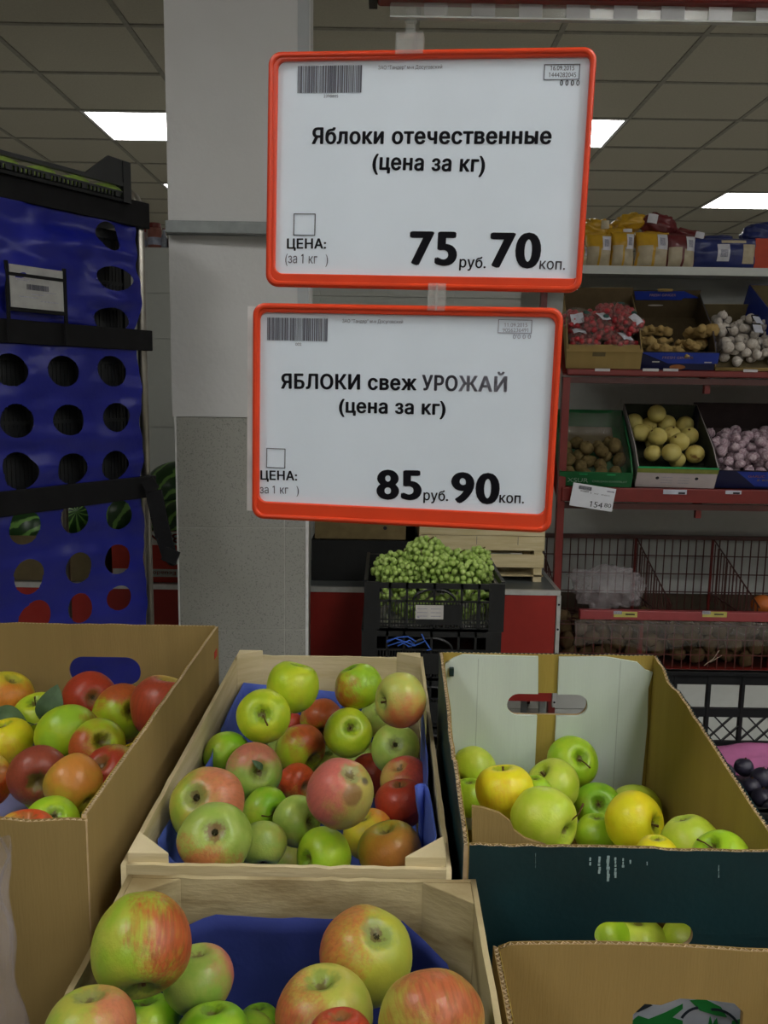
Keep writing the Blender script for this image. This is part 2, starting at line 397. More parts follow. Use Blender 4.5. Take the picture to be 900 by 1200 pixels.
APPLE_POS = {
    'mid': [(-0.152, 1.346, 0.832, 0.026), (-0.0, 1.338, 0.853, 0.034), (-0.097, 1.326, 0.855, 0.036), (-0.129, 1.179, 0.963, 0.038), (-0.036, 1.26, 0.937, 0.038), (0.026, 1.056, 0.994, 0.036), (-0.013, 1.276, 0.783, 0.035), (-0.211, 1.095, 0.897, 0.032), (-0.049, 1.211, 0.881, 0.037), (0.022, 1.174, 0.874, 0.036), (-0.162, 1.113, 0.946, 0.037), (-0.125, 1.25, 0.837, 0.04), (-0.124, 1.183, 0.813, 0.03), (0.034, 1.095, 0.863, 0.034), (0.028, 1.027, 0.865, 0.034), (-0.166, 1.046, 0.897, 0.037), (-0.143, 0.993, 0.871, 0.029), (-0.1, 0.953, 0.879, 0.03), (-0.013, 0.978, 0.849, 0.032), (-0.044, 0.896, 0.946, 0.038), (-0.126, 1.033, 0.775, 0.027), (-0.134, 0.907, 0.874, 0.028), (-0.19, 0.873, 0.94, 0.042), (-0.166, 0.797, 0.943, 0.037), (0.013, 0.916, 0.863, 0.037), (-0.063, 0.908, 0.86, 0.033)],
    'left': [(-0.597, 1.287, 0.902, 0.041), (-0.531, 1.248, 0.886, 0.037), (-0.472, 1.308, 0.892, 0.043), (-0.403, 1.255, 0.891, 0.044), (-0.329, 1.211, 0.918, 0.047), (-0.449, 1.15, 0.898, 0.045), (-0.549, 1.177, 0.873, 0.038), (-0.399, 1.307, 0.784, 0.036), (-0.387, 1.094, 0.905, 0.038), (-0.527, 1.055, 0.873, 0.038), (-0.44, 1.026, 0.897, 0.038), (-0.346, 1.029, 0.897, 0.039), (-0.37, 0.963, 0.917, 0.034), (-0.374, 0.9, 0.899, 0.032), (-0.377, 0.836, 0.916, 0.034)],
    'right': [(0.13, 1.103, 0.877, 0.032), (0.119, 1.048, 0.864, 0.027), (0.264, 1.1, 0.892, 0.035), (0.34, 1.051, 0.851, 0.033), (0.225, 1.031, 0.891, 0.035), (0.193, 0.987, 0.905, 0.021), (0.283, 1.029, 0.863, 0.031), (0.15, 0.954, 0.921, 0.035), (0.269, 0.973, 0.857, 0.027), (0.185, 0.892, 0.919, 0.037), (0.301, 0.933, 0.895, 0.036), (0.339, 0.858, 0.913, 0.032), (0.293, 0.827, 0.915, 0.023), (0.346, 0.792, 0.932, 0.029)],
    'front': [(-0.009, 0.66, 0.918, 0.04), (-0.105, 0.682, 0.832, 0.018), (-0.151, 0.649, 0.9, 0.03), (-0.183, 0.601, 0.968, 0.038), (-0.194, 0.641, 0.86, 0.029), (-0.128, 0.595, 0.89, 0.029), (-0.192, 0.509, 0.968, 0.03), (-0.04, 0.59, 0.916, 0.038), (0.04, 0.55, 0.946, 0.038), (-0.025, 0.535, 0.94, 0.024)],
}
APPLE_LOW = {
    'mid': [(-0.097, 1.305, 0.785, 0.037), (0.005, 0.977, 0.782, 0.034), (-0.188, 1.328, 0.785, 0.037), (-0.183, 0.945, 0.847, 0.037), (-0.183, 1.109, 0.841, 0.033), (-0.142, 0.805, 0.873, 0.035), (-0.035, 1.339, 0.781, 0.033)],
    'left': [(-0.479, 1.248, 0.837, 0.034), (-0.37, 0.989, 0.841, 0.033), (-0.325, 1.115, 0.874, 0.034), (-0.452, 1.082, 0.852, 0.035), (-0.333, 0.926, 0.853, 0.035), (-0.47, 1.312, 0.782, 0.034), (-0.585, 1.167, 0.807, 0.037)],
    'right': [(0.257, 0.913, 0.839, 0.034), (0.188, 1.085, 0.846, 0.034)],
    'front': [(-0.069, 0.662, 0.797, 0.034), (-0.112, 0.633, 0.844, 0.033)],
}

# ------------------------------------------------------------------ price signs on the hanging rail
class Plane:
    def __init__(s, tl, tr, bl, yl, yr):
        TL = at(*tl, yl); TR = at(*tr, yr); BL = at(*bl, yl)
        X = (TR - TL).normalized(); Y = (TL - BL); Y = (Y - X * Y.dot(X)).normalized()
        s.W = (TR - TL).length; s.H = (TL - BL).length; s.M = frame3(BL, X, Y); s.N = X.cross(Y); s.O = BL; s.I = s.M.inverted()
    def l(s, px, py): v = s.I @ hit(px, py, s.O, s.N); return v.x, v.y

def sign(pl, label, inner, lines, extras):
    ox, oy = pl.W / 2, pl.H
    base = thing('price_sign', label, 'sign', pl.M @ Vector((ox, oy, 0)))
    T = Matrix.Translation(-base.location); M = T @ pl.M
    a = pl.l(*inner[0]); b = pl.l(*inner[1])
    W, H = pl.W, pl.H
    x0, y0, x1, y1 = a[0], b[1], b[0], a[1]
    fr = plate('frame', rrect(0, 0, W, H, .012, 8), [rrect(x0, y0, x1, y1, .008, 8)], .006, M, redpl, base, bevel=.0012)
    plate('frame_bead', rrect(.001, .001, W - .001, H - .001, .011, 8), [rrect(.0055, .0055, W - .0055, H - .0055, .0085, 8)], .010, M, redpl, fr, bevel=.0018)
    pm = extras.get('paper', paper)
    MB().box((.003, .003, -.002), (W - .003, H - .003, -.0012), M=M).build('sheet', pm, base)
    Mt = M @ Matrix.Translation((0, 0, -.0010))
    for (s, pa, pb, cap, bold, m, nm) in lines:                # pa = left end of the baseline, pb = right end (pixels), cap in pixels
        A = pl.l(*pa); B = pl.l(*pb); k = .85 / FPX
        ang = math.atan2(B[1] - A[1], B[0] - A[0])
        R = Mt @ Matrix.Translation((A[0], A[1], 0)) @ Matrix.Rotation(ang, 4, 'Z')
        text(s, R, 0, 0, math.hypot(B[0] - A[0], B[1] - A[1]), cap * k, m, base, name=nm, bold=bold)
    (p, q) = extras['code']; p = pl.l(*p); q = pl.l(*q)
    barcode(Mt, p[0], q[1], q[0], p[1], greyink, base, seed=extras['seed'])
    for (p, q, m) in extras['boxes']:
        p = pl.l(*p); q = pl.l(*q); outline(Mt, p[0], q[1], q[0], p[1], .0007, m, base)
    return base

def signs():
    s1 = Plane((312, 62), (696, 56), (312, 336), .87, .83)
    lt = [('Яблоки отечественные', (365, 168), (646, 168), 17, .040, ink, 'lettering'),
          ('(цена за кг)', (436, 198), (568, 201), 17, .038, ink, 'lettering'),
          ('75', (479, 309), (535, 310), 37, .045, ink, 'price_digits'), ('руб.', (538, 313), (569, 314), 12, .02, ink, 'lettering'),
          ('70', (573, 312), (633, 313), 38, .045, ink, 'price_digits'), ('коп.', (632, 315), (662, 316), 12, .01, greyink, 'lettering'),
          ('ЦЕНА:', (336, 291), (382, 291), 11, .03, ink, 'lettering'), ('(за 1 кг   )', (334, 308), (384, 309), 11, 0, greyink, 'lettering'),
          ('ЗАО "Тандер" м-н Досуговский', (443, 81), (518, 80), 4, 0, greyink, 'lettering'),
          ('16.09.2015', (645, 82), (673, 82), 5, 0, greyink, 'lettering'), ('1444282045', (643, 90), (675, 90), 5, 0, greyink, 'lettering'),
          ('0 0 0 0', (656, 100), (679, 100), 6, .01, ink, 'lettering'), ('2398805', (379, 114), (396, 114), 3.5, 0, greyink, 'lettering')]
    sign(s1, 'upper red-framed price sign for apples at 75 roubles 70', ((326, 72), (680, 327)), lt,
         dict(code=((349, 77), (424, 108)), seed=3, boxes=[((344, 250), (369, 276), ink), ((638, 75), (679, 93), greyink)]))
    s2 = Plane((293, 355), (656, 361), (296, 607), .87, .83)
    lt = [('ЯБЛОКИ свеж', (329, 455), (488, 457), 17, .040, ink, 'lettering'), ('УРО', (494, 457), (536, 458), 17, .040, greyink, 'lettering'),
          ('ЖАЙ', (537, 458), (594, 459), 17, .036, ink2, 'lettering'),  # the word gets paler towards its right end
          ('(цена за кг)', (397, 483), (522, 486), 16, .038, ink, 'lettering'),
          ('85', (441, 584), (494, 585), 35, .045, ink, 'price_digits'), ('руб.', (496, 586), (525, 587), 12, .02, ink, 'lettering'),
          ('90', (528, 588), (585, 590), 36, .045, ink, 'price_digits'), ('коп.', (585, 589), (614, 590), 12, .02, ink, 'lettering'),
          ('ЦЕНА:', (305, 562), (348, 563), 11, .03, ink, 'lettering'), ('(за 1 кг   )', (301, 578), (350, 579), 10, 0, greyink, 'lettering'),
          ('ЗАО "Тандер" м-н Досуговский', (401, 378), (472, 379), 4, 0, greyink, 'lettering'),
          ('11.09.2015', (591, 383), (618, 383), 4.5, 0, ink2, 'lettering'), ('9056236491', (589, 389), (619, 389), 4.5, 0, ink2, 'lettering'),
          ("0'0 0 0", (601, 397), (622, 397), 5, 0, ink2, 'lettering'), ('002', (346, 405), (353, 405), 3.5, 0, greyink, 'lettering')]
    b2 = sign(s2, 'lower red-framed price sign for new-crop apples at 85 roubles 90', ((305, 366), (638, 603)), lt,
         dict(code=((313, 372), (384, 400)), seed=8, boxes=[((312, 525), (334, 549), greyink), ((584, 374), (623, 391), ink2)], paper=film_paper))
    M = s2.M.copy(); a = s2.l(288, 358); c = s2.l(302, 600)
    o = MB().box((a[0], c[1], -.0075), (s2.W * .5, a[1], -.0065), M=M).build('spare_sheet', whitepl)
    tag(o, 'white card sticking out behind the left edge of the lower price sign', 'card')
    b = MB(); a = s2.l(637, 368); c = s2.l(641, 600)
    # clips
    for (x, y0, y1, wd, pl, lab) in ((482, 15, 66, 30, s1, 'clear plastic hanger clip gripping the top edge of the upper price sign'), (513, 333, 365, 20, s1, 'clear plastic clip joining the upper price sign to the lower one')):
        p = pl.l(x, y0); q = pl.l(x, y1); k = .85 / FPX; w = wd * k
        t = thing('hanger_clip', lab, 'clip', pl.M @ Vector((p[0], p[1], 0)))
        T = Matrix.Translation(-t.location) @ pl.M
        if wd == 30:
            g = q[1] + 20 * k
            MB().box((p[0] - w / 2, q[1], .0064), (p[0] + w / 2, g, .0076), M=T).box((p[0] - w / 2, q[1], -.0076), (p[0] + w / 2, g, -.0064), M=T).box((p[0] - w / 2, g, -.0076), (p[0] + w / 2, g + .0015, .0076), M=T).build('jaw', clear, t)
            MB().box((p[0] - .0045, g, -.001), (p[0] + .0045, p[1] + .004, .001), M=T).box((p[0] - .006, g + .012, -.002), (p[0] + .006, g + .016, .002), M=T).build('stem', clear, t)
        else:
            MB().box((p[0] - w / 2, q[1], .0066), (p[0] + w / 2, p[1], .0078), M=T).box((p[0] - w / 2, q[1], -.0078), (p[0] + w / 2, p[1], -.0066), M=T).build('jaw', clear, t)
            MB().box((p[0] - w / 2, (p[1] + q[1]) / 2 - .002, -.0066), (p[0] + w / 2, (p[1] + q[1]) / 2 + .002, .0066), M=T).box((p[0] - .001, q[1], .0078), (p[0] + .001, p[1], .0095), M=T).build('rib', clear, t)
    # rail above
    A = at(457, 20, .85)
    t = thing('price_rail', 'long clear price channel under a dark red bar, hanging across the top', 'rail', (A.x, .85, A.z))
    MB().box((0, -.001, 0), (.9, .001, .0125)).build('channel', clear, t)
    MB().box((0, -.004, -.0015), (.9, .003, 0)).build('channel_lip', mat('frosted_lip', (.5, .52, .5), .3, .5, alpha=.6), t)
    rb = MB().box((-.012, -.012, .013), (.9, .012, .045)).build('red_bar', rackred, t, bevel=.003)
    MB().box((-.020, -.013, .012), (-.012, .013, .046)).build('end_cap', blackpl, rb)
    k = .85 / FPX
    for i in range(9):
        x = (494 - 457 + i * 51.5 - 51.5 * (i == 8) * 0) * k
        MB().box((x, -.0018, .0005), (x + 25.5 * k, -.0012, .0125)).build('paper_slip', mat('pale_slip', (.55, .56, .58), .35, .5, alpha=.25 + .09 * min(i, 6)) if i < 6 else mat('bright_slip', (.7, .72, .75), .35, .5), t)
        MATS.pop('pale_slip', None)
    # hanging wires from the ceiling, far above the frame
    MB().tube([(.05, 0, .045), (.05, 0, 1.19)], .0015, 6).build('hanging_wire', darkwire, t)
    MB().tube([(.85, 0, .045), (.85, 0, 1.19)], .0015, 6).build('hanging_wire', darkwire, t)

# ------------------------------------------------------------------ apples
def apple_mesh(name, flat=.88, dip=.36, taper=.05, lump=0, seed=0, nu=40, nv=30):
    vs = []; 
    for j in range(nv + 1):
        t = PI * j / nv
        for i in range(nu):
            a = 2 * PI * i / nu
            rho = math.sin(t) ** .92 if 0 < j < nv else 0
            rho *= 1 + taper * math.cos(t)
            low = max(0, -math.cos(t))
            rho *= 1 + .035 * low * math.cos(5 * a + seed)
            z = math.cos(t) * flat
            if t < PI / 2: z -= dip * math.exp(-(rho / .27) ** 1.6) * (1 + .06 * math.cos(2 * a + seed))
            else: z += dip * .55 * math.exp(-(rho / .25) ** 2)
            q = Vector((rho * math.cos(a), rho * math.sin(a), z))
            k = 1 + (.03 + lump) * noise.noise(q * 1.1 + Vector((seed * 3.1, 0, seed)))
            vs.append(q * k)
    fs = [(j * nu + i, (j + 1) * nu + i, (j + 1) * nu + (i + 1) % nu, j * nu + (i + 1) % nu) for j in range(nv) for i in range(nu)]
    me = bpy.data.meshes.new(name); me.from_pydata(vs, [], fs)
    bm = bmesh.new(); bm.from_mesh(me); bmesh.ops.remove_doubles(bm, verts=bm.verts, dist=1e-4); bm.to_mesh(me); bm.free()
    for p in me.polygons: p.use_smooth = True
    me.materials.append(None); return me

def apple_mat(name, base, base2, blush, edge=0., streak=.35, soft=.35, deep=None, cav=(.30, .36, .05), rough=.36, spots=.5, rot=False, russet=False):
    """skin colours in the apple's own axes: +Z stem, +X the sunny side. edge = where the blush starts along X (-1 all, 1 none)"""
    m = bpy.data.materials.new(name); m.use_nodes = True; nt = m.node_tree; N = nt.nodes; L = nt.links; b = N['Principled BSDF']
    b.inputs['Roughness'].default_value = rough; b.inputs['Specular IOR Level'].default_value = .45
    b.inputs['Subsurface Weight'].default_value = 0
    tc = N.new('ShaderNodeTexCoord'); sep = N.new('ShaderNodeSeparateXYZ'); L.new(tc.outputs['Object'], sep.inputs[0])
    oi = N.new('ShaderNodeObjectInfo')
    off = N.new('ShaderNodeVectorMath'); off.operation = 'MULTIPLY_ADD'; L.new(oi.outputs['Random'], off.inputs[0]); off.inputs[1].default_value = (37, 21, 11); L.new(tc.outputs['Object'], off.inputs[2])
    def nz(scale, detail=4, st=(1, 1, 1)):
        mp = N.new('ShaderNodeMapping'); mp.inputs['Scale'].default_value = st; L.new(off.outputs[0], mp.inputs[0])
        n = N.new('ShaderNodeTexNoise'); n.inputs['Scale'].default_value = scale; n.inputs['Detail'].default_value = detail; L.new(mp.outputs[0], n.inputs['Vector']); return n.outputs[0]
    def math_(op, a, bb=None, cc=None):
        k = N.new('ShaderNodeMath'); k.operation = op
        for i, v in enumerate((a, bb, cc)):
            if v is None: continue
            if isinstance(v, (int, float)): k.inputs[i].default_value = v
            else: L.new(v, k.inputs[i])
        return k.outputs[0]
    def mr(v, a, bb, lo=0, hi=1):
        k = N.new('ShaderNodeMapRange'); k.interpolation_type = 'SMOOTHSTEP'; L.new(v, k.inputs[0]); k.inputs[1].default_value = a; k.inputs[2].default_value = bb; k.inputs[3].default_value = lo; k.inputs[4].default_value = hi; return k.outputs[0]
    def mix(f, a, bb):
        k = N.new('ShaderNodeMix'); k.data_type = 'RGBA'; L.new(f, k.inputs[0]) if not isinstance(f, float) else None
        if isinstance(f, float): k.inputs[0].default_value = f
        for i, v in ((6, a), (7, bb)):
            if isinstance(v, tuple): k.inputs[i].default_value = (*v, 1)
            else: L.new(v, k.inputs[i])
        return k.outputs[2]
    c = mix(mr(nz(1.6, 3), .35, .65), base, base2)
    x = sep.outputs[0]
    f = math_('ADD', x, math_('MULTIPLY', math_('SUBTRACT', nz(1.7, 4), .5), 1.5))
    f = math_('ADD', f, math_('MULTIPLY', math_('SUBTRACT', nz(10, 5, (1.6, 1.6, .09)), .5), streak * 2.2))
    bl = mr(f, edge - soft, edge + soft)
    bc = mix(mr(nz(7, 5, (1.5, 1.5, .12)), .42, .66), blush, deep or tuple(v * (1 - .55 * streak) for v in blush))
    c = mix(math_('MULTIPLY', bl, .92), c, bc)
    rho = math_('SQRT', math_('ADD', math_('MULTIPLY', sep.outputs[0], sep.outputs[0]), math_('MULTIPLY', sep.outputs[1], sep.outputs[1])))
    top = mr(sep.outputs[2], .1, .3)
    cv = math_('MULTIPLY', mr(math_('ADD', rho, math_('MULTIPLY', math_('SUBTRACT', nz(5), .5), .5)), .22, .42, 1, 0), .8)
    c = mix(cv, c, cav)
    ru = math_('MULTIPLY', mr(math_('ADD', rho, math_('MULTIPLY', math_('SUBTRACT', nz(9, 6), .5), .45)), .08, .2, 1, 0), .85)
    c = mix(ru, c, (.13, .085, .025))
    if russet:
        c = mix(math_('MULTIPLY', mr(math_('ADD', rho, math_('MULTIPLY', math_('SUBTRACT', nz(9, 6), .5), .5)), .14, .32, 1, 0), mr(sep.outputs[2], -.2, -.4)), c, (.22, .14, .05))
    vo = N.new('ShaderNodeTexVoronoi'); vo.inputs['Scale'].default_value = 13; L.new(off.outputs[0], vo.inputs['Vector'])
    sp = math_('MULTIPLY', mr(vo.outputs['Distance'], .04, .10, 1, 0), spots)
    c = mix(math_('MULTIPLY', sp, .6), c, (.50, .46, .18))
    if rot:
        for nm, r0, col in (('bruise', .30, (.27, .14, .05)), ('pit', .10, (.07, .05, .03))):
            d = N.new('ShaderNodeVectorMath'); d.name = nm; d.operation = 'DISTANCE'; L.new(tc.outputs['Object'], d.inputs[0]); d.inputs[1].default_value = (9, 9, 9)
            c = mix(math_('MULTIPLY', mr(math_('ADD', d.outputs['Value'], math_('MULTIPLY', math_('SUBTRACT', nz(2.5), .5), .2)), r0 - .05, r0 + .06, 1, 0), .88), c, col)
    L.new(c, b.inputs['Base Color'])
    bp = N.new('ShaderNodeBump'); bp.inputs['Strength'].default_value = .05; bp.inputs['Distance'].default_value = .1
    L.new(nz(7, 3), bp.inputs['Height']); L.new(bp.outputs[0], b.inputs['Normal'])
    return m

YG = (.44, .62, .02); YG2 = (.58, .68, .03); GR = (.23, .52, .015); GR2 = (.34, .58, .03)
PAL = (.46, .58, .11); YEL = (.68, .60, .03)
AM = {}
def amats():
    A = AM
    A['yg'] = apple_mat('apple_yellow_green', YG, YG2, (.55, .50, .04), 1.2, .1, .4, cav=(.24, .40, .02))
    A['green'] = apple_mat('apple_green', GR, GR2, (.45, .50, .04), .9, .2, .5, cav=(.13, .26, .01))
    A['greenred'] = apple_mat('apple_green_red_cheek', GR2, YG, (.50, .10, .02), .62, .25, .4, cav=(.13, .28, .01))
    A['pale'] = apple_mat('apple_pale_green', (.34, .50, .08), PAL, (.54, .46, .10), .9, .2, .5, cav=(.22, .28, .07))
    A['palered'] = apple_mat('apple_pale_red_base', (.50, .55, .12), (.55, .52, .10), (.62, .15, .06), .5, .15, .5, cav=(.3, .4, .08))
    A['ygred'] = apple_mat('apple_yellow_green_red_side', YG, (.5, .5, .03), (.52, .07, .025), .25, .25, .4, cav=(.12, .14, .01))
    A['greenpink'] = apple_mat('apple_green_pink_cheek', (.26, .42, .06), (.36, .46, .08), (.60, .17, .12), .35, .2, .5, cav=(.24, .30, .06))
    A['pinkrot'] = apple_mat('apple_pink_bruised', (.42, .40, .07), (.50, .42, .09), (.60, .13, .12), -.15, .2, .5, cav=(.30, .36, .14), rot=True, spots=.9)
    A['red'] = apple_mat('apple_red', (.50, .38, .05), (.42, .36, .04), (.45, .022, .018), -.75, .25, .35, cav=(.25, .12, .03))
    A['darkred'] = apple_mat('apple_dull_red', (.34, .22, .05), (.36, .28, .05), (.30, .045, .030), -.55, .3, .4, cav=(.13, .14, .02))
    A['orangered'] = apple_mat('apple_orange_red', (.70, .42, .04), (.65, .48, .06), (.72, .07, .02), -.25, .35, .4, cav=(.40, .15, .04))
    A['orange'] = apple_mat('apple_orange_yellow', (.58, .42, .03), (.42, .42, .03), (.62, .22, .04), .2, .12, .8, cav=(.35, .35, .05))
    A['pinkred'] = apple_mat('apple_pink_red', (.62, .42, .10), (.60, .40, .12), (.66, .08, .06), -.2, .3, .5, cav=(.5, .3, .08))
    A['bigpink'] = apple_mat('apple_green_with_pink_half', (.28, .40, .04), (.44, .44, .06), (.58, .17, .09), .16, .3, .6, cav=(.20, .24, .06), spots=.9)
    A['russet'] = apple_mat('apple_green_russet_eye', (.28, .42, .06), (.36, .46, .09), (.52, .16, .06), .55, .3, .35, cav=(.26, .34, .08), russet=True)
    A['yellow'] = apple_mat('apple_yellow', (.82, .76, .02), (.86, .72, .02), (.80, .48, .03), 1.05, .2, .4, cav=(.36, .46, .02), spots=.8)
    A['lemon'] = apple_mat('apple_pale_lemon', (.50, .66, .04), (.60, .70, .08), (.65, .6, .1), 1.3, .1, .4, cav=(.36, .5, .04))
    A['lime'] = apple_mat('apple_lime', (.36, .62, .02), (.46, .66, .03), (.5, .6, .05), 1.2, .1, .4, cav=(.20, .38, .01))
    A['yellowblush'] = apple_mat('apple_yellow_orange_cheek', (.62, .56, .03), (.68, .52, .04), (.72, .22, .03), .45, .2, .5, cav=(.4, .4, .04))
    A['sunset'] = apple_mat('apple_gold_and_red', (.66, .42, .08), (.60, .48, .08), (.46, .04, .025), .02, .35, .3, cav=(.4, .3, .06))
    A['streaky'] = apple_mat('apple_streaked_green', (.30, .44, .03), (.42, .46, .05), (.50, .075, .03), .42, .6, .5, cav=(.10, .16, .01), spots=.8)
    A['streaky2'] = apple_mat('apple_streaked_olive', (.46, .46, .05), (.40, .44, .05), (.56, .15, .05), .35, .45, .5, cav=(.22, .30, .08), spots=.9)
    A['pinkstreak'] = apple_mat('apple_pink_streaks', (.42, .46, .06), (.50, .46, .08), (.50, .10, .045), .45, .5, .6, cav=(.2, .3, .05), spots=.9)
AMESH = {}
stem_m = mat('apple_stem', (.09, .045, .015), .8, .2); leaf_m = mat('apple_leaf', (.085, .15, .07), .6, .4, var=.25, scale=60, bump=.2, bscale=80)
calyx_m = mat('dry_calyx', (.05, .045, .02), .9, .1)

def stem_mesh(kind):
    b = MB()
    if kind == 'long': b.tube([(0, 0, .42), (.03, .02, .7), (.10, .06, .95), (.24, .12, 1.18)], [.03, .022, .022, .04], 7)
    elif kind == 'hook': b.tube([(0, 0, .42), (.05, .0, .66), (.22, .02, .84), (.46, .06, .94)], [.028, .024, .024, .036], 7)
    elif kind == 'bent': b.tube([(0, 0, .42), (.06, 0, .62), (.28, .02, .84), (.62, .02, 1.02), (.95, -.05, 1.0)], [.028, .022, .02, .02, .035], 7)
    else: b.tube([(0, 0, .42), (.01, .01, .62), (.04, .03, .84)], [.035, .028, .045], 7)
    me = b.mesh('stem', True); me.materials.append(stem_m); return me
def calyx_mesh():
    b = MB()
    for k in range(5):
        a = 2 * PI * k / 5
        b.add([(.10 * math.cos(a - .5), .10 * math.sin(a - .5), -.70), (.10 * math.cos(a + .5), .10 * math.sin(a + .5), -.70), (.02 * math.cos(a), .02 * math.sin(a), -.80), (.07 * math.cos(a), .07 * math.sin(a), -.66)], [(0, 1, 2), (0, 2, 3), (1, 3, 2)])
    b.ball((0, 0, -.68), (.08, .08, .04), 8, 4)
    me = b.mesh('calyx', True); me.materials.append(calyx_m); return me
PARTS = {}
def apple(pos, R, m, label, group, axis=(0, -.9, 'S'), blush=(0, -1), shape='round', stem='short', spin=0, cat='apple', name='apple'):
    """axis: where the visible hollow sits on the disc (right, down), S stem end or C flower end; blush: towards where the coloured cheek lies"""
    me = AMESH[shape]
    P = Vector(pos); v = (P - CAM).normalized(); r = v.cross(CU).normalized(); u = r.cross(v).normalized()
    dx, dy, k = axis[:3]; away = len(axis) > 3
    c = math.sqrt(max(0, 1 - dx * dx - dy * dy)) * (-1 if away else 1)
    A = (r * dx - u * dy - v * c).normalized()
    Z = A if k == 'S' else -A
    B = r * blush[0] - u * blush[1] - v * (.5 if len(blush) < 3 else blush[2])
    X = B - Z * B.dot(Z)
    if X.length < .05: X = Z.orthogonal()
    X.normalize(); Y = Z.cross(X)
    o = bpy.data.objects.new(name, me); link(o)
    o.matrix_world = Matrix(((X.x * R, Y.x * R, Z.x * R, P.x), (X.y * R, Y.y * R, Z.y * R, P.y), (X.z * R, Y.z * R, Z.z * R, P.z), (0, 0, 0, 1)))
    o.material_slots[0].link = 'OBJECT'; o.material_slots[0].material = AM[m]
    tag(o, label, cat, group)
    if m == 'pinkrot':
        for nm, (ox, oy) in (('bruise', (.38, .10)), ('pit', (.72, -.28))):
            wv = r * ox - u * oy - v * math.sqrt(1 - ox * ox - oy * oy); lv = o.matrix_world.to_3x3().inverted() @ (wv * R)
            AM[m].node_tree.nodes[nm].inputs[1].default_value = lv * .98
    if stem and (k == 'S' and not away):
        s = link(bpy.data.objects.new('stem', PARTS[stem]), o)
        if spin: s.rotation_euler.z = spin
    if k == 'C' and not away: link(bpy.data.objects.new('calyx', PARTS['calyx']), o)
    return o

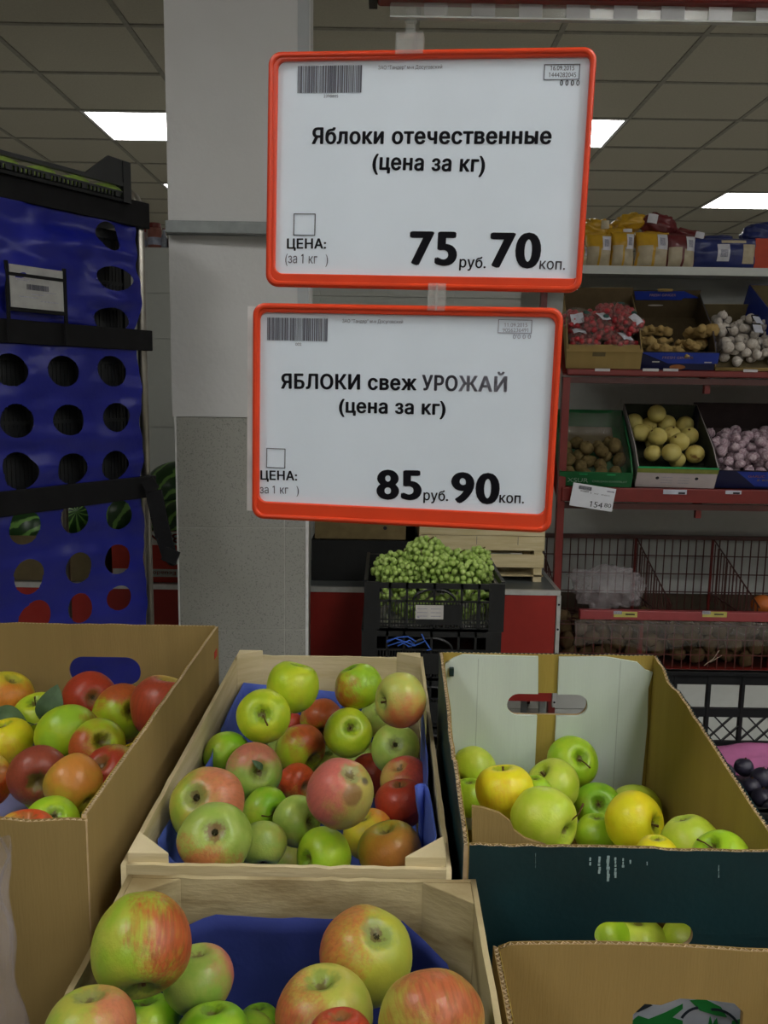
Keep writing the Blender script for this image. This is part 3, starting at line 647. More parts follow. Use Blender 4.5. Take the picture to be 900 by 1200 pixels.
APPLES = {
 'mid': ('apples in the middle wooden crate', [
  ('red', 'sliver of dark red apple in the gap below the two highest left apples', (0, .9, 'C'), (0, -1), 'round', 0),
  ('pale', 'dull green apple tucked behind the pale apple in the back right corner', (0, .5, 'C', 1), (0, 1), 'round', 0),
  ('ygred', 'orange-green apple wedged between the two green ones in the back row of the middle crate', (.0, .75, 'S'), (.2, -1), 'round', 0),
  ('yg', 'smooth yellow-green apple standing highest against the back board of the middle crate', (.25, -.95, 'S'), (0, 1), 'tall', 0),
  ('greenred', 'bright green apple with a reddish left flank at the back centre of the middle crate', (-.4, -.88, 'C'), (-1, .5), 'round', 0),
  ('palered', 'pale cream-green apple with red underside in the back right corner of the middle crate', (-.86, .08, 'S'), (.35, 1), 'round', 'short'),
  ('red', 'red apple mostly hidden behind the big bruised pink apple', (.5, -.3, 'C', 1), (0, -1), 'round', 0),
  ('green', 'green apple against the blue paper on the left wall of the middle crate', (.5, .3, 'S'), (-1, -1), 'round', 0),
  ('yg', 'round green apple showing a dark hollow eye, just above the big bruised pink one', (.15, -.3, 'S'), (-1, .2), 'round', 'short'),
  ('pale', 'greyish green apple with a small dark eye beside the blue paper on the right', (.0, -.22, 'C'), (-.2, -1), 'flat', 0),
  ('yg', 'yellow-green apple facing up with a thin curved stem, upper left of the middle crate', (-.05, -.08, 'S'), (.3, 1), 'round', 'hook'),
  ('ygred', 'yellow-green apple with a red right cheek and shadowed hollow, centre of the middle crate', (.62, .55, 'S'), (1, -.5), 'round', 0),
  ('orangered', 'glowing orange-red apple in the very middle of the wooden crate', (.6, .25, 'S'), (.2, -.8), 'round', 0),
  ('pinkred', 'pink-topped apple behind the red one by the right blue paper', (.3, .7, 'C', 1), (.5, -1), 'round', 0),
  ('red', 'deep red apple with a thin brown stem beside the right blue paper', (-.1, -.9, 'S'), (0, .5), 'round', 'short'),
  ('greenpink', 'green apple with pink crown, dry stem and leaf scrap, middle crate, left half', (.28, .05, 'S'), (.1, -1), 'round', 'short'),
  ('green', 'green apple in the centre whose long brown stem bends to the right', (.60, .22, 'S'), (-1, 0), 'round', 'bent'),
  ('pale', 'pale green apple with a deep shadowed hollow left of the bruised pink one', (.75, .05, 'S'), (-.2, 1), 'round', 0),
  ('yellowblush', 'yellow-orange apple squeezed behind the orange one at the front right', (.3, .8, 'C', 1), (0, -1), 'round', 0),
  ('pinkrot', 'biggest pink apple with a brown rotten bruise, centre of the middle crate', (.32, -.55, 'C'), (-.7, -.7), 'tall', 0),
  ('pale', 'pale green apple barely showing above the front board, between the two others', (0, .9, 'C'), (0, 1), 'round', 0),
  ('pale', 'pale green smooth apple right of the russet-eyed one near the front board', (.0, .9, 'C'), (.6, .6), 'round', 0),
  ('bigpink', 'large green apple with pink right half, far left of the middle crate', (-.38, -.28, 'C'), (1, -.15), 'flat', 0),
  ('russet', 'large green apple with a russet star around its eye at the front left', (.0, -.25, 'C'), (-.4, 1), 'flat', 0),
  ('orange', 'large orange-yellow apple in the front right corner of the middle crate', (.2, .85, 'C', 1), (.2, .6), 'round', 0),
  ('lime', 'bright lime green apple with a folded left side at the front centre', (-.8, .1, 'S'), (0, -1), 'round', 0)]),
 'left': ('apples in the left cardboard box', [
  ('yellowblush', 'yellow apple with an orange belly at the left picture edge, back of the cardboard box', (-.3, .8, 'C', 1), (.1, 1), 'round', 0),
  ('yg', 'yellow-green apple half covered by a grey-green leaf', (-.2, -.75, 'S'), (0, 1), 'round', 'long'),
  ('red', 'shiny red apple with a dry eye below the handle hole of the left box', (.15, -.02, 'C'), (-.7, -.3), 'round', 0),
  ('ygred', 'big yellow-green apple with a red crown and dark eye, back right of the left box', (.40, -.02, 'C'), (.2, -1), 'round', 0),
  ('sunset', 'yellow and red apple pressed against the right wall of the left box', (.2, -.95, 'S'), (-.5, .9), 'tall', 0),
  ('greenred', 'smooth bright green apple in the middle of the left box', (.1, .9, 'C'), (1, .0, 0), 'round', 0),
  ('yellow', 'lemon yellow apple at the left picture edge below the leaf', (.2, .9, 'C', 1), (0, 1), 'round', 0),
  ('yellow', 'yellow apple hidden low by the right wall of the left box', (.2, .9, 'C', 1), (0, 1), 'round', 0),
  ('ygred', 'pink-red apple with a green hollow on top, centre of the left box', (.25, -.28, 'S'), (-.6, .5), 'flat', 0),
  ('orangered', 'orange-red apple cut off by the left picture edge in the left box', (-.6, .3, 'C', 1), (.4, 0), 'round', 0),
  ('darkred', 'dull dark red apple with a dark hollow, lower left of the left box', (-.05, .30, 'S'), (0, -1), 'round', 0),
  ('red', 'red apple with a yellow patch leaning on the right wall of the left box', (.5, .5, 'C', 1), (-.8, .5), 'round', 0),
  ('orange', 'orange-yellow apple next to the dull dark red one', (.5, .72, 'C'), (.2, -.4), 'tall', 0),
  ('lime', 'small lime green apple with dark eye at the front of the left box', (.12, -.38, 'C'), (0, 1), 'round', 0),
  ('orangered', 'reddish orange apple at the very front wall of the left box', (0, .9, 'C', 1), (0, -1), 'round', 0)]),
 'right': ('yellow-green apples in the teal box', [
  ('lemon', 'pale lemon apple in the back left corner of the teal box', (.6, -.6, 'S', 1), (0, 1), 'round', 0),
  ('lime', 'green apple low at the left wall of the teal box', (0, .9, 'S', 1), (0, 1), 'round', 0),
  ('lime', 'topmost green apple leaning on the white flap with its stem pointing right', (.45, -.2, 'S'), (.8, .8), 'round', 'hook'),
  ('lemon', 'pale apple behind the yellow one on the right of the teal box', (0, -.95, 'S', 1), (0, 1), 'round', 0),
  ('lemon', 'pale yellow-green apple with a short dark stem at its upper left, below the topmost one', (-.55, -.55, 'S'), (0, 1), 'round', 'short'),
  ('lime', 'small green piece of apple between the yellow and pale ones on the left', (0, .9, 'S', 1), (0, 1), 'round', 0),
  ('green', 'green apple facing up with a short stem in the centre of the teal box', (.1, -.2, 'S'), (-1, 0), 'flat', 'short'),
  ('yellow', 'bright yellow apple at the left of the teal box', (-.1, -.95, 'S'), (0, 1), 'round', 'short'),
  ('lime', 'green apple hidden low in front of the centre one', (0, .9, 'S', 1), (0, 1), 'round', 0),
  ('lemon', 'long pale green apple lying on its side with its stem to the right', (.80, .35, 'S'), (1, -.2), 'tall', 'bent'),
  ('yellow', 'speckled bright yellow apple with a hollow on its right side', (.88, .0, 'S'), (.1, 1), 'round', 'short'),
  ('lemon', 'pale yellow-green apple near the front right corner of the teal box', (.3, .9, 'S', 1), (0, 1), 'round', 0),
  ('yellow', 'strip of yellow apple just above the front edge of the teal box', (0, .9, 'S', 1), (0, 1), 'round', 0),
  ('lime', 'green apple with a long dark stem at the front right corner of the teal box', (-.45, -.55, 'S'), (-1, -.8), 'round', 'hook')]),
 'front': ('apples in the nearest wooden crate', [
  ('streaky2', 'olive yellow apple with a dark dry eye standing right of the bare blue paper', (.28, -.45, 'C'), (-.8, -.5), 'round', 0),
  ('green', 'small green apple low between the others in the nearest crate', (0, .9, 'C', 1), (0, 1), 'round', 0),
  ('greenpink', 'pink-topped green apple right behind the tall striped one', (0, .9, 'C', 1), (.0, -1), 'round', 0),
  ('streaky', 'big green apple striped with red standing at the left wall of the nearest crate', (.0, .93, 'S'), (1, .25), 'tall', 'short'),
  ('green', 'green apple half hidden under the big striped one', (0, .9, 'C', 1), (0, 1), 'round', 0),
  ('green', 'plain green apple at the bottom picture edge of the nearest crate', (0, .9, 'C', 1), (0, 1), 'round', 0),
  ('bigpink', 'large green apple with an orange-pink haze in the bottom left corner', (.0, .9, 'C', 1), (.6, -.8), 'round', 0),
  ('pinkstreak', 'pink and green apple in front of the olive one, lower centre of the nearest crate', (.1, .8, 'C', 1), (-.7, -.3), 'round', 0),
  ('pinkstreak', 'largest pink-streaked apple at the right wall of the nearest crate', (.3, .85, 'C'), (.1, -1), 'flat', 0),
  ('red', 'red apple top peeping in at the bottom centre of the picture', (0, .9, 'C', 1), (0, -1), 'round', 0)]),
}

def leaf(parent, M, name='leaf', L=1.2, W=.5):
    b = MB(); n = 10
    def fn(u, v):
        s = u * L; w = W * max(0, math.sin(PI * max(0, min(1, u * .97 + .03)))) ** .8 * (v - .5) * 2 * .5
        return (s, w, .25 * abs(w) + L * (.15 * math.sin(u * 3) - .25 * u * u))
    b.grid(fn, n, 6); b.tube([fn(-.25, .5), fn(0, .5), fn(.5, .5), fn(.95, .5)], [.018 * L, .015 * L, .012 * L, .006 * L], 5)
    o = b.build(name, leaf_m, parent, smooth=True); o.matrix_local = M; return o

def all_apples():
    amats()
    AMESH['round'] = apple_mesh('apple_round', .90, .36, .05, 0, 1)
    AMESH['flat'] = apple_mesh('apple_flat', .84, .34, .03, .03, 2)
    AMESH['tall'] = apple_mesh('apple_tall', 1.0, .34, .09, .02, 3)
    for k in ('long', 'bent', 'short', 'hook'): PARTS[k] = stem_mesh(k)
    PARTS['calyx'] = calyx_mesh()
    lowlab = {'mid': ('pale', 'half-hidden apple under the top layer of the middle wooden crate'), 'left': ('greenred', 'half-hidden apple under the top layer of the left cardboard box'),
              'right': ('lime', 'half-hidden apple under the top layer of the teal box'), 'front': ('green', 'half-hidden apple under the top layer of the nearest wooden crate')}
    for key, (grp, rows) in APPLES.items():
        for (x, y, z, R), (m, lab, ax, bl, sh, st) in zip(APPLE_POS[key], rows):
            spin = 0
            o = apple((x, y, z), R, m, lab, grp, ax, bl, sh, st)
            if 'leaf scrap' in lab: leaf(o, Matrix.Translation((.1, -.1, .75)) @ Matrix.Rotation(.9, 4, 'Z') @ Matrix.Rotation(-.5, 4, 'Y') @ Matrix.Scale(.45, 4))
            if 'grey-green leaf' in lab:
                P = Vector((x, y, z)); q = at(73, 808, P.y - .05) - P; p = at(40, 846, P.y - .05) - P; d = (q - p)
                I = o.matrix_world.to_3x3().inverted()
                for (a, c, wn) in (((52, 846), (66, 806), .030), ((30, 846), (-12, 834), .026)):
                    A = at(*a, y - .045); B = at(*c, y - .045); X = (B - A); L_ = X.length; X.normalize(); N = (CAM - A).normalized(); Y = N.cross(X).normalized(); Z = X.cross(Y)
                    Mw = Matrix(((X.x, Y.x, Z.x, A.x), (X.y, Y.y, Z.y, A.y), (X.z, Y.z, Z.z, A.z), (0, 0, 0, 1)))
                    leaf(o, o.matrix_world.inverted() @ Mw, 'leaf', L_, wn * 1.3)
                A = [at(*q, y - .04) for q in ((30, 846), (36, 850), (52, 846))]; B = [at(*q, y - .05) for q in ((36, 850), (37, 864), (42, 872))]
                b = MB().tube(A, .0012, 5).tube(B, .0014, 5); tw = b.build('twig', mat('twig', (.30, .27, .14), .7, .2), o); tw.matrix_local = o.matrix_world.inverted()
        m, lab = lowlab[key]
        for (x, y, z, R) in APPLE_LOW[key]:
            apple((x, y, z), R, m, lab, grp + ', lower layer', (random.uniform(-.4, .4), .8, 'C', 1), (random.uniform(-1, 1), -1), 'round', 0)
    # apples seen through the handle hole of the teal box
    for (px, py, R, mm, lab) in ((748, 1108, .036, 'lemon', 'pale apple seen through the front handle hole of the teal box'), (705, 1098, .033, 'lime', 'green apple at the left end of the front handle hole of the teal box'), (808, 1100, .030, 'lemon', 'apple edge at the right end of the front handle hole of the teal box')):
        P = at(px, py + 5, .785 + R); apple(P, R, mm, lab, 'yellow-green apples in the teal box', (0, .9, 'S', 1), (0, 1), 'round', 0)

# ------------------------------------------------------------------ wooden crates
def rough_board(name, O, X, L, z0, z1, t, m, parent, seed, amp=.0012):
    n = 22; rnd = random.Random(seed)
    top = [(L * k / n, z1 + amp * noise.noise(Vector((k * .9, seed, 0))) * 2) for k in range(n + 1)]
    bot = [(L, z0), (0, z0)]
    return plate(name, top[::-1] + [(0, z0), (L, z0)], [], t, frame3(O, X, (0, 0, 1)), m, parent)
def wooden_crate(label, x0, x1, y0, y1, z0, z1, mo, paper_m, seed, post=.040, over=.010, paper_sides=('l', 'r', 'b')):
    t = thing('wooden_crate', label, 'crate', ((x0 + x1) / 2, (y0 + y1) / 2, z0)); T = Vector(t.location)
    W, L, H = x1 - x0, y1 - y0, z1 - z0; th = .005
    def P(x, y, z): return (x - T.x, y - T.y, z - T.z)
    rows = ((.012, H * .46), (H * .52, H))
    for i, (a, b) in enumerate(rows):
        rough_board('side_board', P(x0 + th / 2, y0, z0), (0, 1, 0), L, a, b, th, mo, t, seed + i)
        rough_board('side_board', P(x1 - th / 2, y0, z0), (0, 1, 0), L, a, b, th, mo, t, seed + 10 + i, .003)
        rough_board('end_board', P(x0 + th, y0 + th / 2, z0), (1, 0, 0), W - 2 * th, a, b, th, mo, t, seed + 20 + i)
        rough_board('end_board', P(x0 + th, y1 - th / 2, z0), (1, 0, 0), W - 2 * th, a, b, th, mo, t, seed + 30 + i)
    for i in range(4):
        a = x0 + th + i * (W - 2 * th - .06) / 3
        MB().box(P(a, y0, z0 + .004), P(a + .06, y1, z0 + .010)).build('base_board', mo, t)
    s = post
    for (cx, cy, sx, sy) in ((x0 + th, y0 + th, 1, 1), (x1 - th, y0 + th, -1, 1), (x0 + th, y1 - th, 1, -1), (x1 - th, y1 - th, -1, -1)):
        pts = [(cx - T.x, cy - T.y), (cx + sx * s - T.x, cy - T.y), (cx - T.x, cy + sy * s * (1.0 if sy > 0 else .7) - T.y)]
        if sx * sy < 0: pts = pts[::-1]
        MB().prism(pts, 0.0, H + over).build('corner_post', mo, t, bevel=.001)
    return t
def paper_liner(label, pts, zb, parent_loc, m, seed, zt, amp=.006):
    """a sheet of paper standing along a polyline inside a crate, folded over at its top, zt = list of top heights"""
    nU, nV = 90, 10; seg = [math.dist(a, b) for a, b in zip(pts[:-1], pts[1:])]; tot = sum(seg)
    cen = Vector((sum(p[0] for p in pts) / len(pts), sum(p[1] for p in pts) / len(pts), 0))
    def path(u):
        d = u * tot; i = 0
        while i < len(seg) - 1 and d > seg[i]: d -= seg[i]; i += 1
        k = min(1, d / seg[i]); p = Vector((*pts[i], 0)).lerp(Vector((*pts[i + 1], 0)), k)
        z = zt[i] + (zt[i + 1] - zt[i]) * k; return p, z
    def fn(u, v):
        p, z = path(u); inw = (cen - p).normalized()
        n = noise.noise(Vector((u * 14, v * 2, seed))); n2 = noise.noise(Vector((u * 5, seed * 2, 1)))
        top = z + n2 * .012
        q = p + inw * (.010 + .010 * abs(n) + .035 * max(0, .55 - v) + (.006 * v * (1 + n)))
        return (q.x, q.y, zb + (top - zb) * v)
    o = MB().grid(fn, nU, nV).build('paper_liner', m, smooth=True); solid(o, .0004)
    return tag(o, label, 'paper')
def paper_floor(parent, x0, x1, y0, y1, z, m, seed):
    def fn(u, v): return (x0 + (x1 - x0) * u, y0 + (y1 - y0) * v, z + .006 * noise.noise(Vector((u * 5, v * 9, seed))) + .004)
    return MB().grid(fn, 16, 24).build('paper_base', m, parent, smooth=True)

def crates():
    z0 = .74
    t = wooden_crate('middle pale wooden crate heaped with apples, lined with blue paper', -.246, .070, .747, 1.385, z0, .944, wood, bluepaper, 3)
    l = paper_liner('blue wrapping paper lining the walls of the middle wooden crate', [(.0, 1.372), (-.236, 1.372), (-.239, .80), (-.17, .758), (.0, .756)], .752, None, bluepaper, 1, [.885, .905, .925, .90, .895])
    l2 = paper_liner('torn blue paper strip along the right wall of the middle wooden crate', [(.058, 1.16), (.061, 1.0), (.061, .80), (.03, .758)], .752, None, bluepaper, 7, [.955, .945, .935, .90])
    paper_floor(l, -.232, .055, .76, 1.37, .751, bluepaper, 1)
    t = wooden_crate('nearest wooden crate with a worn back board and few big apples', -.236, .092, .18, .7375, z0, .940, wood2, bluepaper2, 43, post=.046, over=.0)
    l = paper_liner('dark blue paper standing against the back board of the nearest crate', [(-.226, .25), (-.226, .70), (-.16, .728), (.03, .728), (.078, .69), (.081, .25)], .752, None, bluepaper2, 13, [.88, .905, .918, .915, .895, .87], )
    def sl(u, v):  # paper slopes down from the back board to the crate floor
        return (-.22 + .29 * u, .70 - .45 * v, .815 - .06 * min(1, v * 1.6) ** .7 + .010 * noise.noise(Vector((u * 4, v * 6, 5))))
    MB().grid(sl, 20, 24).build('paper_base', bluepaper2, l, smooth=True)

# ------------------------------------------------------------------ cardboard boxes in front
def stadium(x0, y0, x1, y1): return rrect(x0, y0, x1, y1, (y1 - y0) / 2 * .98, 7)
def top_profile(L, z, seed, amp=.0015, n=24): return [(L * k / n, z + amp * noise.noise(Vector((k * .45, seed, 3)))) for k in range(n + 1)]
def card_boxes():
    z0 = .74
    # left plain box
    x0, x1, y0, y1, zt = -.70, -.2755, .735, 1.362, 1.0
    t = thing('cardboard_box', 'tall plain brown cardboard box of mixed apples at the left picture edge', 'box', ((x0 + x1) / 2, (y0 + y1) / 2, z0)); T = Vector(t.location)
    H = zt - z0
    def loc(x, y): return Vector((x, y, z0)) - T
    L = y1 - y0 - .003
    pr = top_profile(L, H, 1, .002)
    card_wall('side_wall', loc(x1, y0 + .003), (0, 1, 0), [(0, 0), (L, 0)] + pr[::-1], [], kraft, kraft2, t, flute=pr)
    card_wall('side_wall', loc(x0, y0), (0, 1, 0), [(0, 0), (L, 0)] + pr[::-1], [], kraft, kraft, t)
    W = x1 - x0
    a = at(82, 802, y1); b = at(165, 770, y1)
    prf = top_profile(W - .006, H, 2, .003)
    card_wall('end_wall', loc(x0 + .003, y1), (1, 0, 0), [(0, 0), (W - .006, 0)] + prf[::-1], [stadium(a.x - x0 - .003, a.z - z0, b.x - x0 - .003, b.z - z0)], kraft, kraft, t, flute=prf)
    prn = top_profile(W + .0028, H - .004, 5, .003)
    card_wall('end_wall', loc(x0, y0), (1, 0, 0), [(0, 0), (W + .0028, 0)] + prn[::-1], [], kraft, kraft, t, flute=prn)
    MB().box(loc(x0, y0) + Vector((0, 0, .0)), loc(x1, y1) + Vector((0, 0, .005))).build('base', kraft, t)
    p = at(20, 938, 1.0)
    def fn(u, v): return (x0 + .01 + (W - .02) * u, y0 + .01 + (L - .02) * v, .80 + .012 * noise.noise(Vector((u * 6, v * 8, 2))))
    o = MB().grid(fn, 20, 24).build('paper_liner', mat('lilac_paper', (.22, .22, .42), .8, .2), smooth=True); tag(o, 'lilac-blue paper under the apples of the left cardboard box', 'paper')
    q = at(249, 766, 1.33); MB().box(Vector((x1 + .0029, 1.325, q.z - .008)) - T, Vector((x1 + .0035, 1.345, q.z + .004)) - T).build('red_print', mat('red_print', (.5, .06, .03), .7, .2), t)
    # teal box: cut-down front, high white-flapped back
    x0, x1, y0, y1 = .083, .383, .748, 1.142; zn, zf = .970, 1.032
    t = thing('teal_box', 'dark teal cardboard box with white inner flaps, its front cut low', 'box', ((x0 + x1) / 2, (y0 + y1) / 2, z0)); T = Vector(t.location)
    L = y1 - y0; W = x1 - x0
    n = 20; side = [(L * k / n, (zn - z0) + (zf - zn) * (k / n) * 1.0 + .004 * noise.noise(Vector((k * .8, 4, 4))) + (.012 if k > 16 else 0) * 0) for k in range(n + 1)]
    sr = [(s, z) for s, z in side]; sr = [(s, z + (-.006 if abs(s - L * .83) < .012 else 0)) for s, z in sr]
    card_wall('side_wall', loc2(x1, y0, z0, T), (0, 1, 0), [(0, 0), (L, 0)] + sr[::-1], [], tealp, kraft2, t, flute=sr)
    sl = [(s, z + .005 * noise.noise(Vector((s * 60, 9, 1))) - (.012 if .35 < s / L < .6 else 0)) for s, z in side]
    card_wall('side_wall', loc2(x0, y0, z0, T), (0, 1, 0), [(0, 0), (L, 0)] + sl[::-1], [], kraft2, tealp, t, flute=sl)
    H = zf - z0
    a = at(594, 839, y1 - .01); b = at(690, 815, y1 - .01)
    hole = stadium(a.x - x0, a.z - z0, b.x - x0, b.z - z0)
    pf = top_profile(W - .006, H, 7, .0015)
    fw = card_wall('end_wall', loc2(x0 + .003, y1, z0, T), (1, 0, 0), [(0, 0), (W - .006, 0)] + pf[::-1], [[(u - .003, v) for u, v in hole]], kraft2, tealp, t, flute=pf)
    # the two flaps folded inside, split at the middle, each with its half of the handle hole
    xm0 = at(632, 790, y1 - .01).x - x0; xm1 = at(655, 790, y1 - .01).x - x0
    hx0, hz0, hx1, hz1 = a.x - x0, a.z - z0, b.x - x0, b.z - z0; r = (hz1 - hz0) / 2
    arcL = [(hx0 + r + r * math.cos(math.radians(90 + 180 * k / 10)), hz0 + r + r * math.sin(math.radians(90 + 180 * k / 10))) for k in range(11)]
    left = [(.006, .03), (xm0, .03), (xm0, hz0)] + [(x, z) for x, z in arcL[::-1]] + [(xm0, hz1), (xm0, H - .002), (.035, H - .001), (.02, H - .005), (.008, H - .016), (.006, H - .03)]
    left = [(.006, .03), (xm0, .03), (xm0, hz0), *arcL[::-1], (xm0, hz1), (xm0 - .002, H - .002), (.030, H - .001), (.018, H - .006), (.006, H - .014)]
    arcR = [(hx1 - r + r * math.cos(math.radians(-90 + 180 * k / 10)), hz0 + r + r * math.sin(math.radians(-90 + 180 * k / 10))) for k in range(11)]
    right = [(xm1, .03), (W - .012, .03), (W - .007, H - .10), (W - .009, H - .045), (W - .004, H - .022), (W - .014, H - .019), (W - .026, H - .008), (W - .045, H - .005), (W - .07, H - .001), (xm1, H - .002), (xm1, hz1), *arcR[::-1], (xm1, hz0)]
    for pts in (left, right):
        me = shape2d(pts, [], .0045); M = frame3(loc2(x0, y1 - .0055, z0, T), (1, 0, 0), (0, 0, 1)); me.transform(M); me.materials.clear(); me.materials.append(whitep); me.name = 'inner_flap'
        f = link(bpy.data.objects.new('inner_flap', me), t)
        cx = at(559, 800, y1).x - x0 if pts is left else at(724, 800, y1).x - x0
        MB().box(loc2(x0 + cx - .0004, y1 - .0080, z0 + .035, T), loc2(x0 + cx + .0004, y1 - .0077, zf - .006, T)).build('crease', mat('crease_line', (.42, .48, .44), .8, .2), f)
    q = at(774, 797, y1 - .01); MB().box(loc2(q.x - .002, y1 - .016, q.z - .006, T), loc2(q.x + .004, y1 - .009, q.z + .005, T)).build('teal_tab', tealp, t)
    q = at(529, 786, y1 - .01); MB().box(loc2(q.x - .003, y1 - .016, q.z - .006, T), loc2(q.x + .003, y1 - .009, q.z + .005, T)).build('teal_tab', tealp, t)
    a = at(695, 1107, y0); b = at(812, 1080, y0); Hn = zn - z0
    pn = [(W * k / 30, Hn + .0015 * noise.noise(Vector((k * .6, 8, 3))) + (-.002 if k / 30 > .63 else 0)) for k in range(31)]; pn = [(s * (W - .006) / W, z) for s, z in pn]
    card_wall('front_wall', loc2(x0 + .003, y0, z0, T), (1, 0, 0), [(0, 0), (W - .006, 0)] + pn[::-1], [stadium(a.x - x0 - .003, a.z - z0, b.x - x0 - .003, b.z - z0)], tealp, kraft, t, flute=pn)
    # torn corner of the fold left standing behind the front edge
    pts = [at(p[0], p[1], y0 + .022) for p in ((553, 989), (553, 944), (566, 946), (585, 952), (598, 962), (602, 972), (616, 982), (640, 990))]
    plate('torn_fold', [(p.x - x0, p.z - z0) for p in pts], [], .004, frame3(loc2(x0, y0 + .022, z0, T), (1, 0, 0), (0, 0, 1)), kraft, t)
    MB().box(loc2(x0, y0, z0, T), loc2(x1, y1, z0 + .005, T)).build('base', kraft, t)
    wm = mat('white_scratch', (.30, .42, .44), .8, .2)
    b = MB()
    rnd = random.Random(4)
    for (px, ya, yb, wp) in ((691, 1005, 1016, 2), (701, 1004, 1024, 3), (711, 1003, 1033, 3.4), (720, 1005, 1030, 3), (729, 1006, 1018, 2.6), (738, 1008, 1013, 2), (627, 1000, 1018, .8), (842, 1014, 1030, .8), (758, 1010, 1014, 1)):
        nseg = max(2, int((yb - ya) / 4))
        for k in range(nseg):
            yy0 = ya + (yb - ya) * k / nseg; yy1 = yy0 + (yb - ya) / nseg * rnd.uniform(.6, 1)
            p = at(px + rnd.uniform(-.5, .5), yy1, y0 - .003); q = at(px + wp * rnd.uniform(.7, 1.1), yy0, y0 - .003)
            b.box(loc2(p.x, y0 - .0032, p.z, T), loc2(q.x, y0 - .0028, q.z, T))
    b.build('scuff_marks', wm, t)['kind'] = 'stuff'
    # printed panel low on the teal front
    yp = y0 - .0042; gm = mat('green_print', (.01, .16, .03), .6, .3); lm = mat('grey_print', (.33, .36, .42), .6, .3); km = mat('dark_print', (.012, .02, .03), .6, .3)
    a = at(722, 1230, yp); b_ = at(890, 1160, yp)
    pp = MB().box(loc2(a.x, yp + .0003, a.z, T), loc2(b_.x, yp + .001, b_.z, T)).build('printed_label', lm, t)
    def poly(pts, m, nm, d):
        Q = [at(x, y, yp) for x, y in pts]
        plate(nm, [(q.x - x0, q.z - z0) for q in Q], [], .0002, frame3(loc2(x0, yp - d, z0, T), (1, 0, 0), (0, 0, 1)), m, pp)
    poly([(735, 1185), (738, 1174), (752, 1172), (765, 1178), (748, 1186)], km, 'print_shape', .0001)
    poly([(736, 1200), (748, 1190), (760, 1194), (780, 1186), (800, 1176), (800, 1182), (788, 1192), (800, 1196), (800, 1206), (738, 1206)], gm, 'print_shape', .0002)
    poly([(808, 1172), (825, 1170), (845, 1180), (852, 1192), (840, 1190), (820, 1184)], gm, 'print_leaf', .0003)
    poly([(830, 1200), (832, 1190), (835, 1200), (840, 1192), (842, 1206), (828, 1206)], gm, 'print_shape', .0002)
    poly([(858, 1196), (872, 1193), (878, 1206), (856, 1206)], gm, 'print_shape', .0002)
    for arc, r_ in (((820, 1205, 26, 150, 95), .003), ((836, 1215, 34, 95, 30), .0025)):
        cx, cy, rr, a0, a1 = arc; n = 12
        ptsA = [(cx + rr * math.cos(math.radians(a0 + (a1 - a0) * k / n)), cy - rr * math.sin(math.radians(a0 + (a1 - a0) * k / n))) for k in range(n + 1)]
        rr -= 3; ptsB = [(cx + rr * math.cos(math.radians(a0 + (a1 - a0) * k / n)), cy - rr * math.sin(math.radians(a0 + (a1 - a0) * k / n))) for k in range(n + 1)]
        poly(ptsA + ptsB[::-1], km, 'print_line', .0005)
    # empty box nearest the camera at the right
    x0, x1, y0, y1, zt = .108, .42, .28, .702, .902
    t = thing('open_cardboard_box', 'empty brown cardboard box in the bottom right corner with white fluted edges', 'box', ((x0 + x1) / 2, (y0 + y1) / 2, z0)); T = Vector(t.location)
    W = x1 - x0; L = y1 - y0; H = zt - z0
    pf = [(W * k / 30, H + .003 * math.sin(PI * min(1, k / 22)) - .004 * (k / 30) ** 2 - (.004 if k == 0 else 0)) for k in range(31)]; pf = [(s * (W - .006) / W, z - .002) for s, z in pf]
    a = at(738, 1230, y1); b = at(872, 1170, y1); hz1 = b.z - z0
    hole = [(a.x - x0, .05), (b.x - x0, .05), (b.x - x0 - .001, hz1 - .012), (b.x - x0 - .010, hz1 - .003), (b.x - x0 - .035, hz1), (b.x - x0 - .06, hz1 + .001), (a.x - x0 + .025, hz1 - .006), (a.x - x0 + .010, hz1 - .005), (a.x - x0, hz1 - .016)]
    card_wall('end_wall', loc2(x0 + .003, y1, z0, T), (1, 0, 0), [(0, 0), (W - .006, 0)] + pf[::-1], [[(u - .003, v) for u, v in hole]], kraft, kraft, t, flute=pf)
    ps = top_profile(L, H - .004, 11, .001)
    card_wall('side_wall', loc2(x0, y0, z0, T), (0, 1, 0), [(0, 0), (L, 0)] + ps[::-1], [], kraft2, kraft, t, flute=ps)
    card_wall('side_wall', loc2(x1, y0, z0, T), (0, 1, 0), [(0, 0), (L, 0)] + ps[::-1], [], kraft, kraft2, t, flute=ps)
    card_wall('end_wall', loc2(x0 + .003, y0, z0, T), (1, 0, 0), [(0, 0), (W - .006, 0), (W - .006, H * .4), (0, H * .4)], [], kraft, kraft2, t)
    MB().box(loc2(x0, y0, z0, T), loc2(x1, y1, z0 + .005, T)).build('base', kraft, t)
    # table under everything
    t = thing('display_table', 'low table carrying the apple boxes, hidden under them', 'table', (0, .9, 0))
    MB().box((-.78, -.75, .71), (1.05, .58, .738)).build('table_top', mat('table_board', (.10, .09, .08), .6, .3), t)
    for sx in (-.73, 1.0):
        for sy in (-.7, .53): MB().box((sx - .02, sy - .02, 0), (sx + .02, sy + .02, .71)).build('leg', greybar, t)
def loc2(x, y, z, T): return Vector((x, y, z)) - T

